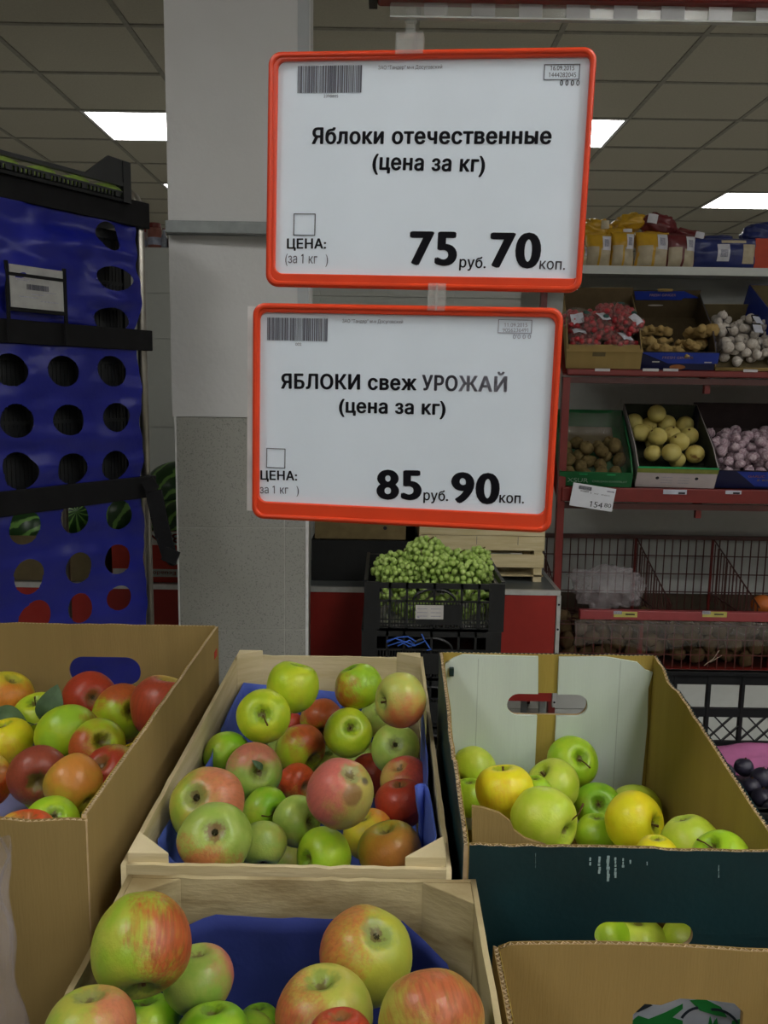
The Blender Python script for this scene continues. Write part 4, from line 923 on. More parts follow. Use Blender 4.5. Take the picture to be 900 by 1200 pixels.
def film_bag():
    c = Vector((-.343, .60, .742))
    def fn(u, v):
        a = u * 2 * PI; r = .052 * (1 + .25 * noise.noise(Vector((math.cos(a) * 2, math.sin(a) * 2, v * 5)))) * (.92 + .12 * v)
        k = .006 * noise.noise(Vector((math.cos(a) * 9, math.sin(a) * 9, v * 4)))
        return (math.cos(a) * (r + k), math.sin(a) * (r + k) * 1.2, .288 * v + .006 * noise.noise(Vector((math.cos(a) * 3, math.sin(a) * 3, 9))) * v)
    t = thing('film_bag', 'crumpled translucent plastic bag standing at the lower left picture edge', 'bag', c)
    MB().grid(fn, 70, 50).build('bag_film', milky, t, smooth=True)
    MB().ball((0, 0, .06), (.038, .045, .058), 16, 10, jit=.3).build('contents', mat('brown_contents', (.16, .11, .08), .8, .2), t, smooth=True)

# ------------------------------------------------------------------ blue rolling rack on the left
def cart():
    P0 = Vector((-.600, 2.10, 0)); e = Vector((.62, 1, 0)).normalized(); N = Vector((e.y, -e.x, 0)); back = -N
    def s_(px, py): h = hit(px, py, P0, N) - P0; return h.dot(e), h.z
    M = frame3(P0, e, (0, 0, 1))                    # x along the face, y up, z towards the aisle
    t = thing('rolling_rack', 'tall rolling rack wrapped in blue tarpaulin with round holes and black straps', 'cart', (P0.x, P0.y, 0)); M = Matrix.Translation(-t.location) @ M
    sL = -.68
    def strap(a, b, nm='strap', ov=.016):
        s0, z0 = a; s1, z1 = b
        MB().box((sL, min(z0, z1), -.004), (s1 + ov, max(z0, z1), .010), M=M).build(nm, blackstrap, t, bevel=.002)
    lv = [(s_(168, a)[1], s_(168, b)[1]) for a, b in ((238, 268), (387, 411), (558, 583))]
    for (za, zb) in lv: strap((0, zb), (s_(170, 400)[0], za))
    for (hz, (a, b)) in zip(range(3), lv):      # shelf frames behind the straps, on every level
        MB().box((sL, b + .004, -.36), (-.005, b + .014, -.006), M=M).build('shelf', blackpl, t)
    MB().box((sL, .16, -.36), (-.005, .18, -.006), M=M).build('shelf', blackpl, t)
    # side poles
    r = .0115; PX = .017
    zt = s_(168, 246)[1]; q = s_(163, 223)
    top = q[1]
    pts = [(PX, .05, -.014), (PX, zt, -.014)] + [(PX, zt + (top - zt) * math.sin(a), -.014 - .045 * (1 - math.cos(a))) for a in (.4, .8, 1.2, 1.57)] + [(PX, top, -.30), (PX, top - .03, -.34), (PX, .05, -.34)]
    MB().tube([M @ Vector(p) for p in pts], r, 10).build('pole', chrome, t, smooth=True)
    MB().tube([M @ Vector((sL, p[1], p[2])) for p in pts], r, 10).build('pole', chrome, t, smooth=True)
    for s0 in (0.006, sL):
        for z_ in (-.02, -.34):
            MB().tube([M @ Vector((s0 - .012, .035, z_)), M @ Vector((s0 + .012, .035, z_))], .035, 14).build('caster', blackpl, t)
    # tarpaulin panels with round holes
    panels = [
     (lv[0][1], lv[1][0], [((124, 277), 13, 17), ((126, 327), 19, 14), ((127, 375), 20, 14), ((20, 300), 14, 14)][:3], 1.4, 1),
     (lv[1][1], lv[2][0], [((12, 435), 18, 18), ((72, 435), 18, 18), ((130, 435), 17, 18), ((16, 492), 19, 19), ((78, 492), 18, 18), ((134, 489), 15, 17), ((20, 549), 19, 19), ((83, 549), 18, 18), ((133, 545), 15, 17)], .6, 2),
     (lv[2][1], .42, [((27, 620), 18, 18), ((87, 607), 16, 18), ((138, 603), 15, 17), ((32, 673), 18, 18), ((90, 665), 15, 18), ((136, 655), 15, 17), ((42, 720), 16, 17), ((92, 712), 14, 17), ((137, 700), 14, 14)], .5, 3)]
    for (zt_, zb_, holes, wav, sd) in panels:
        hs = []
        for (c, rx, ry) in holes:
            a = s_(*c); d = (s_(c[0] + 5, c[1])[0] - s_(c[0] - 5, c[1])[0]) / 10; dz = abs(s_(c[0], c[1] + 5)[1] - s_(c[0], c[1] - 5)[1]) / 10
            hs.append((a[0], a[1], rx * d, ry * dz))
        if sd > 1:
            for (s, z, a, b) in list(hs):
                if abs(s + .0) > .2:
                    for k in (1, 2): hs.append((s - .13 * k, z, a, b))
        step = .0028; nu = int((-sL - .008) / step); nv = int((zt_ - zb_) / step)
        def zz(s, z):
            v = (z - zb_) / (zt_ - zb_); n = noise.noise(Vector((s * 7, z * 13, sd * 5))) + .5 * noise.noise(Vector((s * 16, z * 26, sd)))
            return (.010 * n + .012 * noise.noise(Vector((s * 2, z * 22, sd * 3)))) * wav + .012 * math.sin(PI * v) * wav + .002
        edge = lambda z: -.008 - .010 * (1 + math.sin(z * 38 + sd)) * wav * .8
        vs = []; fs = []
        for j in range(nv + 1):
            z = zb_ + (zt_ - zb_) * j / nv
            for i in range(nu + 1):
                s = sL + (edge(z) - sL) * i / nu
                # pull vertices near a hole onto its rim so its outline is clean
                S, Z = s, z
                for (hx, hz, a, b) in hs:
                    q = math.hypot((s - hx) / a, (z - hz) / b)
                    if .0 < q and abs(q - 1) < .62 * step / min(a, b): S = hx + (s - hx) / q; Z = hz + (z - hz) / q
                vs.append(M @ Vector((S, Z, zz(s, z))))
        for j in range(nv):
            for i in range(nu):
                s = sL + (-.01 - sL) * (i + .5) / nu; z = zb_ + (zt_ - zb_) * (j + .5) / nv
                s = sL + (edge(z) - sL) * (i + .5) / nu
                if any(((s - hx) / a) ** 2 + ((z - hz) / b) ** 2 < 1 for hx, hz, a, b in hs): continue
                k = j * (nu + 1) + i; fs.append((k, k + 1, k + nu + 2, k + nu + 1))
        MB().add(vs, fs).build('tarpaulin', bluepl, t, smooth=True)
    # document pouch
    a = s_(2, 390); b = s_(62, 318); c = s_(68, 326)
    T2 = M @ Matrix.Translation((0, 0, .030))
    p = s_(2, 360); q = s_(63, 331)
    card = MB().box((p[0], p[1], 0), (q[0], q[1], .0008), M=T2).build('document_card', mat('old_paper', (.34, .34, .33), .6, .3, var=.1, scale=40), t)
    u = s_(3, 325); v = s_(66, 316)
    MB().box((p[0], q[1] + .006, 0), (q[0], q[1] + .022, .0008), M=T2).build('document_card', MATS['old_paper'], t)
    barcode(T2, p[0] + (q[0] - p[0]) * .30, p[1] + (q[1] - p[1]) * .60, p[0] + (q[0] - p[0]) * .72, p[1] + (q[1] - p[1]) * .78, greyink, card, 5, z=.0012)
    for k, (f0, f1) in enumerate(((.05, .45), (.1, .35), (.6, .85), (.38, .62), (.15, .5), (.55, .9))):
        zz_ = q[1] - (q[1] - p[1]) * (.08 + .05 * k if k < 2 else .45 + .1 * (k - 2))
        MB().box((p[0] + (q[0] - p[0]) * f0, zz_, .0009), (p[0] + (q[0] - p[0]) * f1, zz_ + .0016, .0011), M=T2).build('print_line', ink2, card)
    fr = MB(); w_ = .006
    x0_, x1_ = p[0] - .002, q[0] + .003
    for (aa, bb) in (((x0_, q[1] - .001), (x1_, q[1] + .006)), ((x0_, p[1] - .008), (x1_, p[1])), ((x1_ - .001, p[1] - .07), (x1_ + w_, q[1] + .028)), ((x0_ - w_, p[1] - .07), (x0_, q[1] + .028))):
        fr.box((aa[0], aa[1], -.004), (bb[0], bb[1], .0014), M=T2)
    fr.build('pouch_binding', blackstrap, t)
    # black strap hanging off the rack's corner
    A = [at(x, y, 2.06) for x, y in ((172, 562), (180, 575), (186, 605), (192, 630), (200, 655))]
    w2 = [.016, .020, .020, .019, .018]
    b = MB()
    for p, q, ww in zip(A[:-1], A[1:], w2): b.bar(p, q, ww * 2, .006, up=(0, 1, 0))
    o = b.build('hanging_strap', blackstrap); tag(o, 'black webbing strap dangling from the right edge of the blue rack', 'strap')
    bb = MB(); bb.bar(at(192, 648, 2.05), at(208, 655, 2.05), .034, .010, up=(0, 1, 0)); k = bb.build('strap_end', blackstrap, o)
    # crates behind the panels (dark slotted walls) and the open crate on top
    for i, (z0_, z1_) in enumerate(((lv[1][1] + .020, lv[0][1] - .02), (lv[2][1] + .020, lv[1][1] - .02))):
        lab = ('black crate on the top shelf of the blue rack, behind the distorted holes', 'black crate on the middle shelf of the blue rack, behind the nine upper holes')[i]
        slot_crate('plastic_crate', lab, M=Matrix.Translation(t.location) @ M @ Matrix.Translation((sL + .012, z0_ - .004, -.032)), W=.668, D=.28, H=z1_ - z0_ + .012, inset=i)
    # crate standing on top of the rack, its visible side follows the rack's face
    base = lv[0][0] - .014
    Mc = Matrix.Translation(t.location) @ M @ Matrix.Translation((sL + .03, base, .020))
    W = s_(146, 230)[0] - sL - .03
    top = s_(92, 203)[1]; cor = s_(122, 184)[1]
    c = slot_crate('plastic_crate', 'black slotted plastic crate with a raised corner on top of the blue rack', M=Mc, W=W, D=.30, H=top - base, raised=(W - (s_(146, 230)[0] - s_(92, 203)[0]), W - (s_(146, 230)[0] - s_(120, 184)[0]), cor - base))
    gm = mat('green_leafy', (.22, .32, .06), .6, .3, var=.4, scale=50)
    for k in range(7):
        p = Mc @ Vector((.04 + k * .088, .022, -.042 - .003 * (k % 2)))
        o = MB().ball((0, 0, 0), (.044, .024, .020), 14, 9, jit=.05, seed=k).build('green_fruit', gm, smooth=True); o.location = p
        tag(o, 'green fruit glimpsed through the slots of the black crate on top of the blue rack', 'fruit', 'green fruit in the top crate')
    return M

def slot_crate(name, lab, M, W, D, H, raised=None, inset=None):
    """plastic crate in local axes x = width, y = up, z = towards viewer (front at z=0, back at z=-D)"""
    O = M.translation.copy(); t = thing(name, lab, 'crate', O); M = Matrix.Translation(-O) @ M
    for zf in (0, -D):
        b = MB(); th = .006
        b.box((0, 0, zf - th), (W, .012 if not raised else .005, zf), M=M).box((0, H - (.022 if not raised else .009), zf - th - .002), (W, H, zf + .002), M=M)
        for sx in (0, W - .022): b.box((sx, 0, zf - th - .002), (sx + .022, H if not raised or sx == 0 else raised[2] * .97, zf + .003), M=M)
        n = int(W / .011)
        for k in range(n):
            x = .022 + (W - .044) * k / n; big = .014 if k % 9 == 8 else .0045
            b.box((x, .01, zf - th), (x + big, H - .02, zf - .001), M=M)
        for yy in ((.30, .52) if not raised else (.46,)): b.box((.01, H * yy, zf - th + .0005), (W - .01, H * yy + (.008 if not raised else .004), zf - .0005), M=M)
        if inset is not None: b.box((.01, .01, zf - th + .0015), (W - .01, H - .01, zf - .0025), M=M)
        if raised and zf == 0:
            a, c, hh = raised
            b.prism([], 0, 0) if False else None
            vs = [M @ Vector(p) for p in ((a, H - .002, -th), (W, H - .002, -th), (W, hh * .975, -th), (c, hh, -th), (a, H - .002, 0), (W, H - .002, 0), (W, hh * .975, 0), (c, hh, 0))]
            b.add(vs, [(0, 3, 2, 1), (4, 5, 6, 7), (0, 4, 7, 3), (3, 7, 6, 2), (2, 6, 5, 1)])
        b.build('side_wall', blackpl, t)
    for xs in (0, W):
        b = MB(); s = -1 if xs else 1; x0, x1 = sorted((xs, xs + s * .006))
        b.box((x0, 0, -D), (x1, .012, 0), M=M).box((x0, H - .022, -D), (x1, H, 0), M=M)
        for k in range(int(D / .02)): b.box((x0, .01, -D + .01 + k * .02), (x1, H - .02, -D + .018 + k * .02), M=M)
        b.build('end_wall', blackpl, t)
    MB().box((0, 0, -D), (W, .006, 0), M=M).build('base', blackpl, t)
    return t

# ------------------------------------------------------------------ red counter and what stands on and before it
def counter():
    x0, x1, y0, y1 = -1.95, .626, 2.90, 3.36; zt = .697; zb = .288
    t = thing('red_counter', 'long dark-topped counter with red panels and aluminium edges behind the pillar', 'counter', ((x0 + x1) / 2, (y0 + y1) / 2, 0)); T = Vector(t.location)
    B = lambda a, b, n, m, par=t, **k: MB().box(loc2(*a, T), loc2(*b, T)).build(n, m, par, **k)
    B((x0 + .002, y0 + .004, zt - .016), (x1 - .002, y1, zt - .001), 'top_board', countertop)
    B((x0, y0 - .002, zt - .018), (x1, y0 + .014, zt), 'edge_trim', alu)
    B((x1 - .014, y0 + .014, zt - .018), (x1, y1, zt), 'edge_trim', alu)
    for a, b in ((x0, -1.1), (-1.1, -.35), (-.35, x1 - .012)):
        B((a + .002, y0 + .001, zb), (b - .002, y0 + .012, zt - .019), 'front_panel', counterred)
    cp = B((x1 - .012, y0 - .004, zb - .02), (x1 + .002, y0 + .012, zt - .019), 'corner_trim', alu)
    for k in range(5):
        z = zt - .05 - k * .09
        bt = MB().tube([(x1 - .005 - T.x, y0 - .0042 - T.y, z), (x1 - .005 - T.x, y0 - .006 - T.y, z)], .004, 8).build('rivet', ink, cp)
    B((x1 - .010, y0 + .012, zb), (x1, y1, zt - .019), 'side_panel', counterred)
    for x in (x0 + .03, -.6, x1 - .05):
        for y in (y0 + .03, y1 - .05): B((x, y, 0), (x + .022, y + .022, zb), 'leg', greybar)

def carton(label, loc, W, D, H, m, min_=None, open_=True, rz=0, name='carton', tilt=0, t=.005, hf=None, hb=None, cat='box'):
    """plain open carton; local x width, y depth, z up; origin front-left-bottom; hf/hb front and back wall heights"""
    o = thing(name, label, cat, loc, (tilt, 0, rz)); mi = min_ or kraft; hf = hf or H; hb = hb or H
    I = Matrix.Identity(4)
    def wall(nm, outline, O, X, mo, mn):
        me = join_meshes(nm, [(shape2d(outline, [], t / 2), frame3(O, X, (0, 0, 1)) @ Matrix.Translation((0, 0, t / 4)), 0), (shape2d(outline, [], t / 2), frame3(O, X, (0, 0, 1)) @ Matrix.Translation((0, 0, -t / 4)), 1)], [mo, mn])
        return link(bpy.data.objects.new(nm, me), o)
    f = wall('front_wall', [(0, 0), (W, 0), (W, hf), (0, hf)], (0, t / 2, 0), (1, 0, 0), m, mi)
    bk = wall('back_wall', [(0, 0), (W, 0), (W, hb), (0, hb)], (0, D - t / 2, 0), (1, 0, 0), mi, m)
    sd = [(0, 0), (D - t * 2, 0), (D - t * 2, H), (D * .25, H), (0, hf)] if hf < H else [(0, 0), (D - t * 2, 0), (D - t * 2, H), (0, H)]
    wall('side_wall', sd, (t / 2, t, 0), (0, 1, 0), mi, m); wall('side_wall', sd, (W - t / 2, t, 0), (0, 1, 0), m, mi)
    MB().box((t, t, 0), (W - t, D - t, t)).build('base', mi, o)
    return o, f, bk

def melons():
    wm = bpy.data.materials.new('watermelon_rind'); wm.use_nodes = True; nt = wm.node_tree; N = nt.nodes; L = nt.links; b = N['Principled BSDF']; b.inputs['Roughness'].default_value = .35
    tc = N.new('ShaderNodeTexCoord'); sp = N.new('ShaderNodeSeparateXYZ'); L.new(tc.outputs['Object'], sp.inputs[0])
    at2 = N.new('ShaderNodeMath'); at2.operation = 'ARCTAN2'; L.new(sp.outputs[0], at2.inputs[0]); L.new(sp.outputs[1], at2.inputs[1])
    nz = N.new('ShaderNodeTexNoise'); nz.inputs['Scale'].default_value = 14; nz.inputs['Detail'].default_value = 5; L.new(tc.outputs['Object'], nz.inputs['Vector'])
    ma = N.new('ShaderNodeMath'); ma.operation = 'MULTIPLY_ADD'; L.new(at2.outputs[0], ma.inputs[0]); ma.inputs[1].default_value = 11; m2 = N.new('ShaderNodeMath'); m2.operation = 'MULTIPLY'; L.new(nz.outputs[0], m2.inputs[0]); m2.inputs[1].default_value = 9; L.new(m2.outputs[0], ma.inputs[2])
    sn = N.new('ShaderNodeMath'); sn.operation = 'SINE'; L.new(ma.outputs[0], sn.inputs[0])
    cr = N.new('ShaderNodeValToRGB'); L.new(sn.outputs[0], cr.inputs[0]); cr.color_ramp.elements[0].position = .35; cr.color_ramp.elements[0].color = (.012, .05, .01, 1); cr.color_ramp.elements[1].position = .75; cr.color_ramp.elements[1].color = (.16, .34, .07, 1)
    L.new(cr.outputs[0], b.inputs['Base Color'])
    bx, f, _ = carton('red and white banana carton standing upside down beside the pillar, full of watermelons', (-.96, 2.93, .697), .25, .38, .185, mat('banana_red', (.40, .035, .02), .6, .3), kraft, name='fruit_carton')
    M = frame3((0, -.0006, 0), (1, 0, 0), (0, 0, 1))
    wb = MB().box((.002, -.0012, .135), (.248, -.0002, .184)).build('white_band', whitep2, f)
    text('BANANA', M, .008, .142, .243, .034, MATS['banana_red'], f, rot180=True, bold=.02, depth=.0012)
    MB().box((.002, -.0012, .020), (.248, -.0002, .048)).build('grey_band', mat('grey_band', (.42, .40, .38), .6, .3), f)
    text('Ecuador', M, .13, .026, .225, .014, MATS['banana_red'], f, rot180=True, bold=.01, depth=.0012)
    text('O', M, .19, .058, .24, .060, whitep2, f, bold=.01, depth=.0012, rot180=True)
    ym = mat('banana_yellow_print', (.60, .46, .20), .6, .3)
    b2 = MB()
    for k in range(4):
        a0 = .18 + k * .02
        b2.tube([(.09, -.001, .075 + k * .014), (.11, -.0012, .07 + k * .014), (.13 + k * .004, -.001, .086 + k * .010)], [.004, .007, .004], 6)
    b2.build('banana_print', ym, f)
    rnd = random.Random(5)
    for (px, py, Y, R, lab) in ((208, 577, 3.19, .120, 'uppermost watermelon in the heap between the blue rack and the pillar'), (207, 617, 3.04, .098, 'watermelon under the topmost one, beside the pillar'),
                                (140, 603, 3.06, .100, 'dark striped watermelon seen through the right hole of the rack cover'), (86, 604, 3.18, .105, 'pale striped watermelon seen through the middle hole of the rack cover'),
                                (36, 622, 3.10, .095, 'watermelon glimpsed at the left edge of the rack cover')):
        P = at(px, py, Y); o = MB().ball((0, 0, 0), (R, R, R * 1.08), 36, 22, jit=.03, seed=px).build('watermelon', wm, smooth=True); o.location = P
        o.rotation_euler = (rnd.uniform(.9, 1.5), rnd.uniform(-.5, .5), rnd.uniform(0, 3)); tag(o, lab, 'watermelon', 'watermelons behind the blue rack')
    carton('brown carton on the counter seen through the lower holes of the rack cover', (-1.42, 2.93, .697), .42, .38, .16, mat('brown_side', (.13, .10, .05), .8, .2), kraft, name='fruit_carton')
whitep2 = mat('printed_white', (.55, .53, .50), .6, .3)

def grapes():
    g = mat('grape_skin', (.36, .54, .10), .30, .5, scale=30, col2=(.52, .68, .20), thr=(.3, .7))
    g.node_tree.nodes['Principled BSDF'].inputs['Subsurface Weight'].default_value = 0
    O = Vector((-.054, 2.40, .691)); W, D, H = .41, .42, .142
    def crate(O, lab, H, mesh_front=True):
        t = thing('grape_crate', lab, 'crate', O + Vector((W / 2, D / 2, 0))); T = Vector((-W / 2, -D / 2, 0))
        V = lambda x, y, z: Vector((x, y, z)) + T
        for yf in (0, D - .008):
            b = MB()
            b.box(V(0, yf, H - .016), V(W, yf + .008, H)).box(V(0, yf, 0), V(W, yf + .008, .010)).box(V(0, yf, H * .60), V(W, yf + .007, H * .64))
            for x in (0, W - .045): b.box(V(x, yf - .002, 0), V(x + .045, yf + .009, H + .002))
            for x in (.075, .125, .205, .285, .335): b.box(V(x - .0035, yf, 0), V(x + .0035, yf + .008, H))
            b.box(V(.155, yf + .0005, H * .14), V(.285, yf + .0075, H * .55))
            for k in range(36): x = .045 + (W - .09) * k / 36; b.box(V(x, yf + .001, .008), V(x + .0032, yf + .006, H * .62))
            for z in (.018, .030): b.box(V(.02, yf + .0015, z), V(W - .02, yf + .0055, z + .0035))
            # arch of the hand hold
            arc = [V(.205 + .062 * math.cos(a), yf + .004, H * .62 + .036 * math.sin(a)) for a in [PI * k / 10 for k in range(11)]]
            b.tube(arc, .004, 5)
            b.build('side_wall', blackpl, t)
        for xf in (0, W - .008):
            b = MB(); b.box(V(xf, .008, H - .016), V(xf + .008, D - .008, H)).box(V(xf, .008, 0), V(xf + .008, D - .008, H * .75)); b.build('end_wall', blackpl, t)
            MB().bar(V(xf + .004, .012, H), V(xf + .004, D - .01, H + .004), .010, .010).build('rim', blackpl, t)
        MB().box(V(0, 0, 0), V(W, D, .006)).build('base', blackpl, t)
        return t, V
    t, V = crate(O, 'upper black plastic crate full of green grapes with a small white label', H)
    lb = MB().box(V(.15, -.0032, .036), V(.232, -.0022, .078)).build('label', whitep2, t)
    for k in range(6): MB().box(V(.155 + (k % 2) * .04, -.0036, .044 + (k // 2) * .011), V(.185 + (k % 2) * .04, -.0033, .046 + (k // 2) * .011)).build('print_line', ink2, lb)
    MB().box(V(.156, -.0036, .039), V(.162, -.0033, .045)).build('print_line', ink2, lb)
    MB().box(V(.02, .02, .007), V(W - .02, D - .02, .016)).build('white_pad', whitep2, t)
    z = .691
    k = 0
    while z > .2:
        z -= .150; k += 1
        lab = ('black plastic crate directly under the grape crate, tied with blue string', 'black plastic crate third from the top in the grape stack', 'black plastic crate lower in the grape stack', 'lowest black plastic crate of the grape stack')[min(k - 1, 3)]
        crate(Vector((-.060, 2.398, z)), lab, .148)
    tag(MB().box((-.06, 2.40, 0), (.35, 2.82, z - .001)).build('crate_dolly', blackpl, bevel=.004), 'black base under the stack of grape crates', 'dolly')
    # five bunches
    ga = MB().ball((0, 0, 0), 1, 10, 7); rnd = random.Random(7)
    bl = [((468, 668), 2.60, (.085, .11, .055), 'bunch of green grapes at the left of the black crate', 60), ((500, 655), 2.60, (.075, .12, .060), 'tallest bunch of green grapes in the middle of the crate', 90),
          ((536, 668), 2.56, (.085, .11, .055), 'bunch of green grapes right of the tallest one', 70), ((560, 664), 2.66, (.065, .10, .055), 'bunch of green grapes in the back right of the crate', 60), ((510, 703), 2.52, (.18, .10, .060), 'bunch of green grapes pressed against the front slats', 80)]
    for (q, Y, rad, lab, n) in bl:
        P = at(q[0], q[1], Y); o = thing('grape_bunch', lab, 'grapes', P, group='green grapes in the black crate')
        b = MB(); cnt = []
        for a in range(5200):
            d = Vector((rnd.gauss(0, 1), rnd.gauss(0, 1), rnd.gauss(0, 1))).normalized() * rnd.uniform(.7, 1)
            p = Vector((d.x * rad[0], d.y * rad[1], d.z * rad[2] * 1.05 - .0)); wp = P + p
            if not (O.x + .018 < wp.x < O.x + W - .018 and wp.y > O.y + .022 and wp.y < O.y + D - .02): continue
            if any((p - c).length < .0158 for c in cnt) or wp.z < O.z + .012: continue
            cnt.append(p); r = rnd.uniform(.0082, .0094)
            b.ball(p, (r, r, r * 1.04), 9, 6)
            if len(cnt) > 230: break
        b.build('grapes', g, o, smooth=True)['kind'] = 'stuff'
        MB().tube([Vector((0, 0, rad[2] * .6)), Vector((.005, 0, rad[2] * 1.0)), Vector((.02, -.01, rad[2] * 1.2))], .0022, 6).build('stalk', mat('grape_stalk', (.16, .13, .04), .8, .2), o)
    # blue string
    sm = mat('blue_string', (.05, .14, .55), .6, .3); s = MB(); 
    for (pts) in (((453, 753), (463, 748), (475, 752), (487, 757)), ((454, 757), (470, 752), (480, 758)), ((453, 751), (466, 747), (478, 746), (488, 752)), ((466, 757), (480, 750), (486, 756), (478, 758)), ((484, 757), (492, 754), (498, 751), (494, 743)), ((498, 751), (503, 759), (506, 761), (500, 762))):
        s.tube([at(x, y, 2.3945) for x, y in pts], .0022, 5)
    tag(s.build('blue_string', sm, smooth=True), 'loops of blue string knotted on the second black crate', 'string')
    # slatted wooden crates on the counter behind, and a dark box
    for i, (pa, pb, lab) in enumerate((((490, 668), (636, 640), 'lower slatted pale wooden crate on the counter behind the grapes'), ((490, 640), (636, 612), 'upper slatted pale wooden crate, half hidden by the lower price sign'))):
        pass
    c0 = at(490, 690, 3.02); c1 = at(636, 690, 3.02)
    def slat_crate(z, lab, rows):
        o = thing('slatted_crate', lab, 'crate', ((c0.x + c1.x) / 2, 3.16, z)); W2 = (c1.x - c0.x)
        for (a, h) in rows:
            for y in (-.14, .13): MB().box((-W2 / 2, y, a), (W2 / 2, y + .006, a + h)).build('slat', wood, o)
            for x in (-W2 / 2, W2 / 2 - .006): MB().box((x, -.134, a), (x + .006, .13, a + h)).build('slat', wood, o)
        H2 = rows[-1][0] + rows[-1][1]
        for x in (-W2 / 2 + .006, W2 / 2 - .036):
            for y in (-.134, .10): MB().box((x, y, 0), (x + .030, y + .03, H2)).build('corner_post', wood, o)
        MB().box((-W2 / 2, -.134, .02), (W2 / 2, .13, .026)).build('base', wood2, o)
        st = MB()
        for x in (-.17, -.02, .13): st.box((x, -.1415, rows[-1][0] + .02), (x + .0015, -.1402, rows[-1][0] + .05))
        st.build('staples', greyink, o); return o
    zc = at(560, 698, 3.02).z; zc = .697
    slat_crate(zc, 'lower slatted pale wooden crate on the counter behind the grapes', [(.055, .048), (.118, .052)])
    slat_crate(zc + .172, 'upper slatted pale wooden crate, half hidden by the lower price sign', [(.0, .032), (.036, .06)])
    slat_low = None
    a = at(385, 632, 3.05); b_ = at(480, 611, 3.05)
    t2, f2, _ = carton('black plastic crate on the counter left of the grapes', (-.26, 3.0, .697), .39, .33, .15, blackpl, blackpl, name='black_crate', cat='crate')
    t2, f2, _ = carton('brown cardboard carton lying on the black crate left of the grapes', (-.25, 3.02, .848), .33, .30, .13, mat('dim_kraft', (.20, .15, .07), .85, .2), kraft, name='brown_carton')
    MB().tube([(.255, -.001, .042), (.255, .001, .042)], .007, 12).build('air_hole', ink, f2)

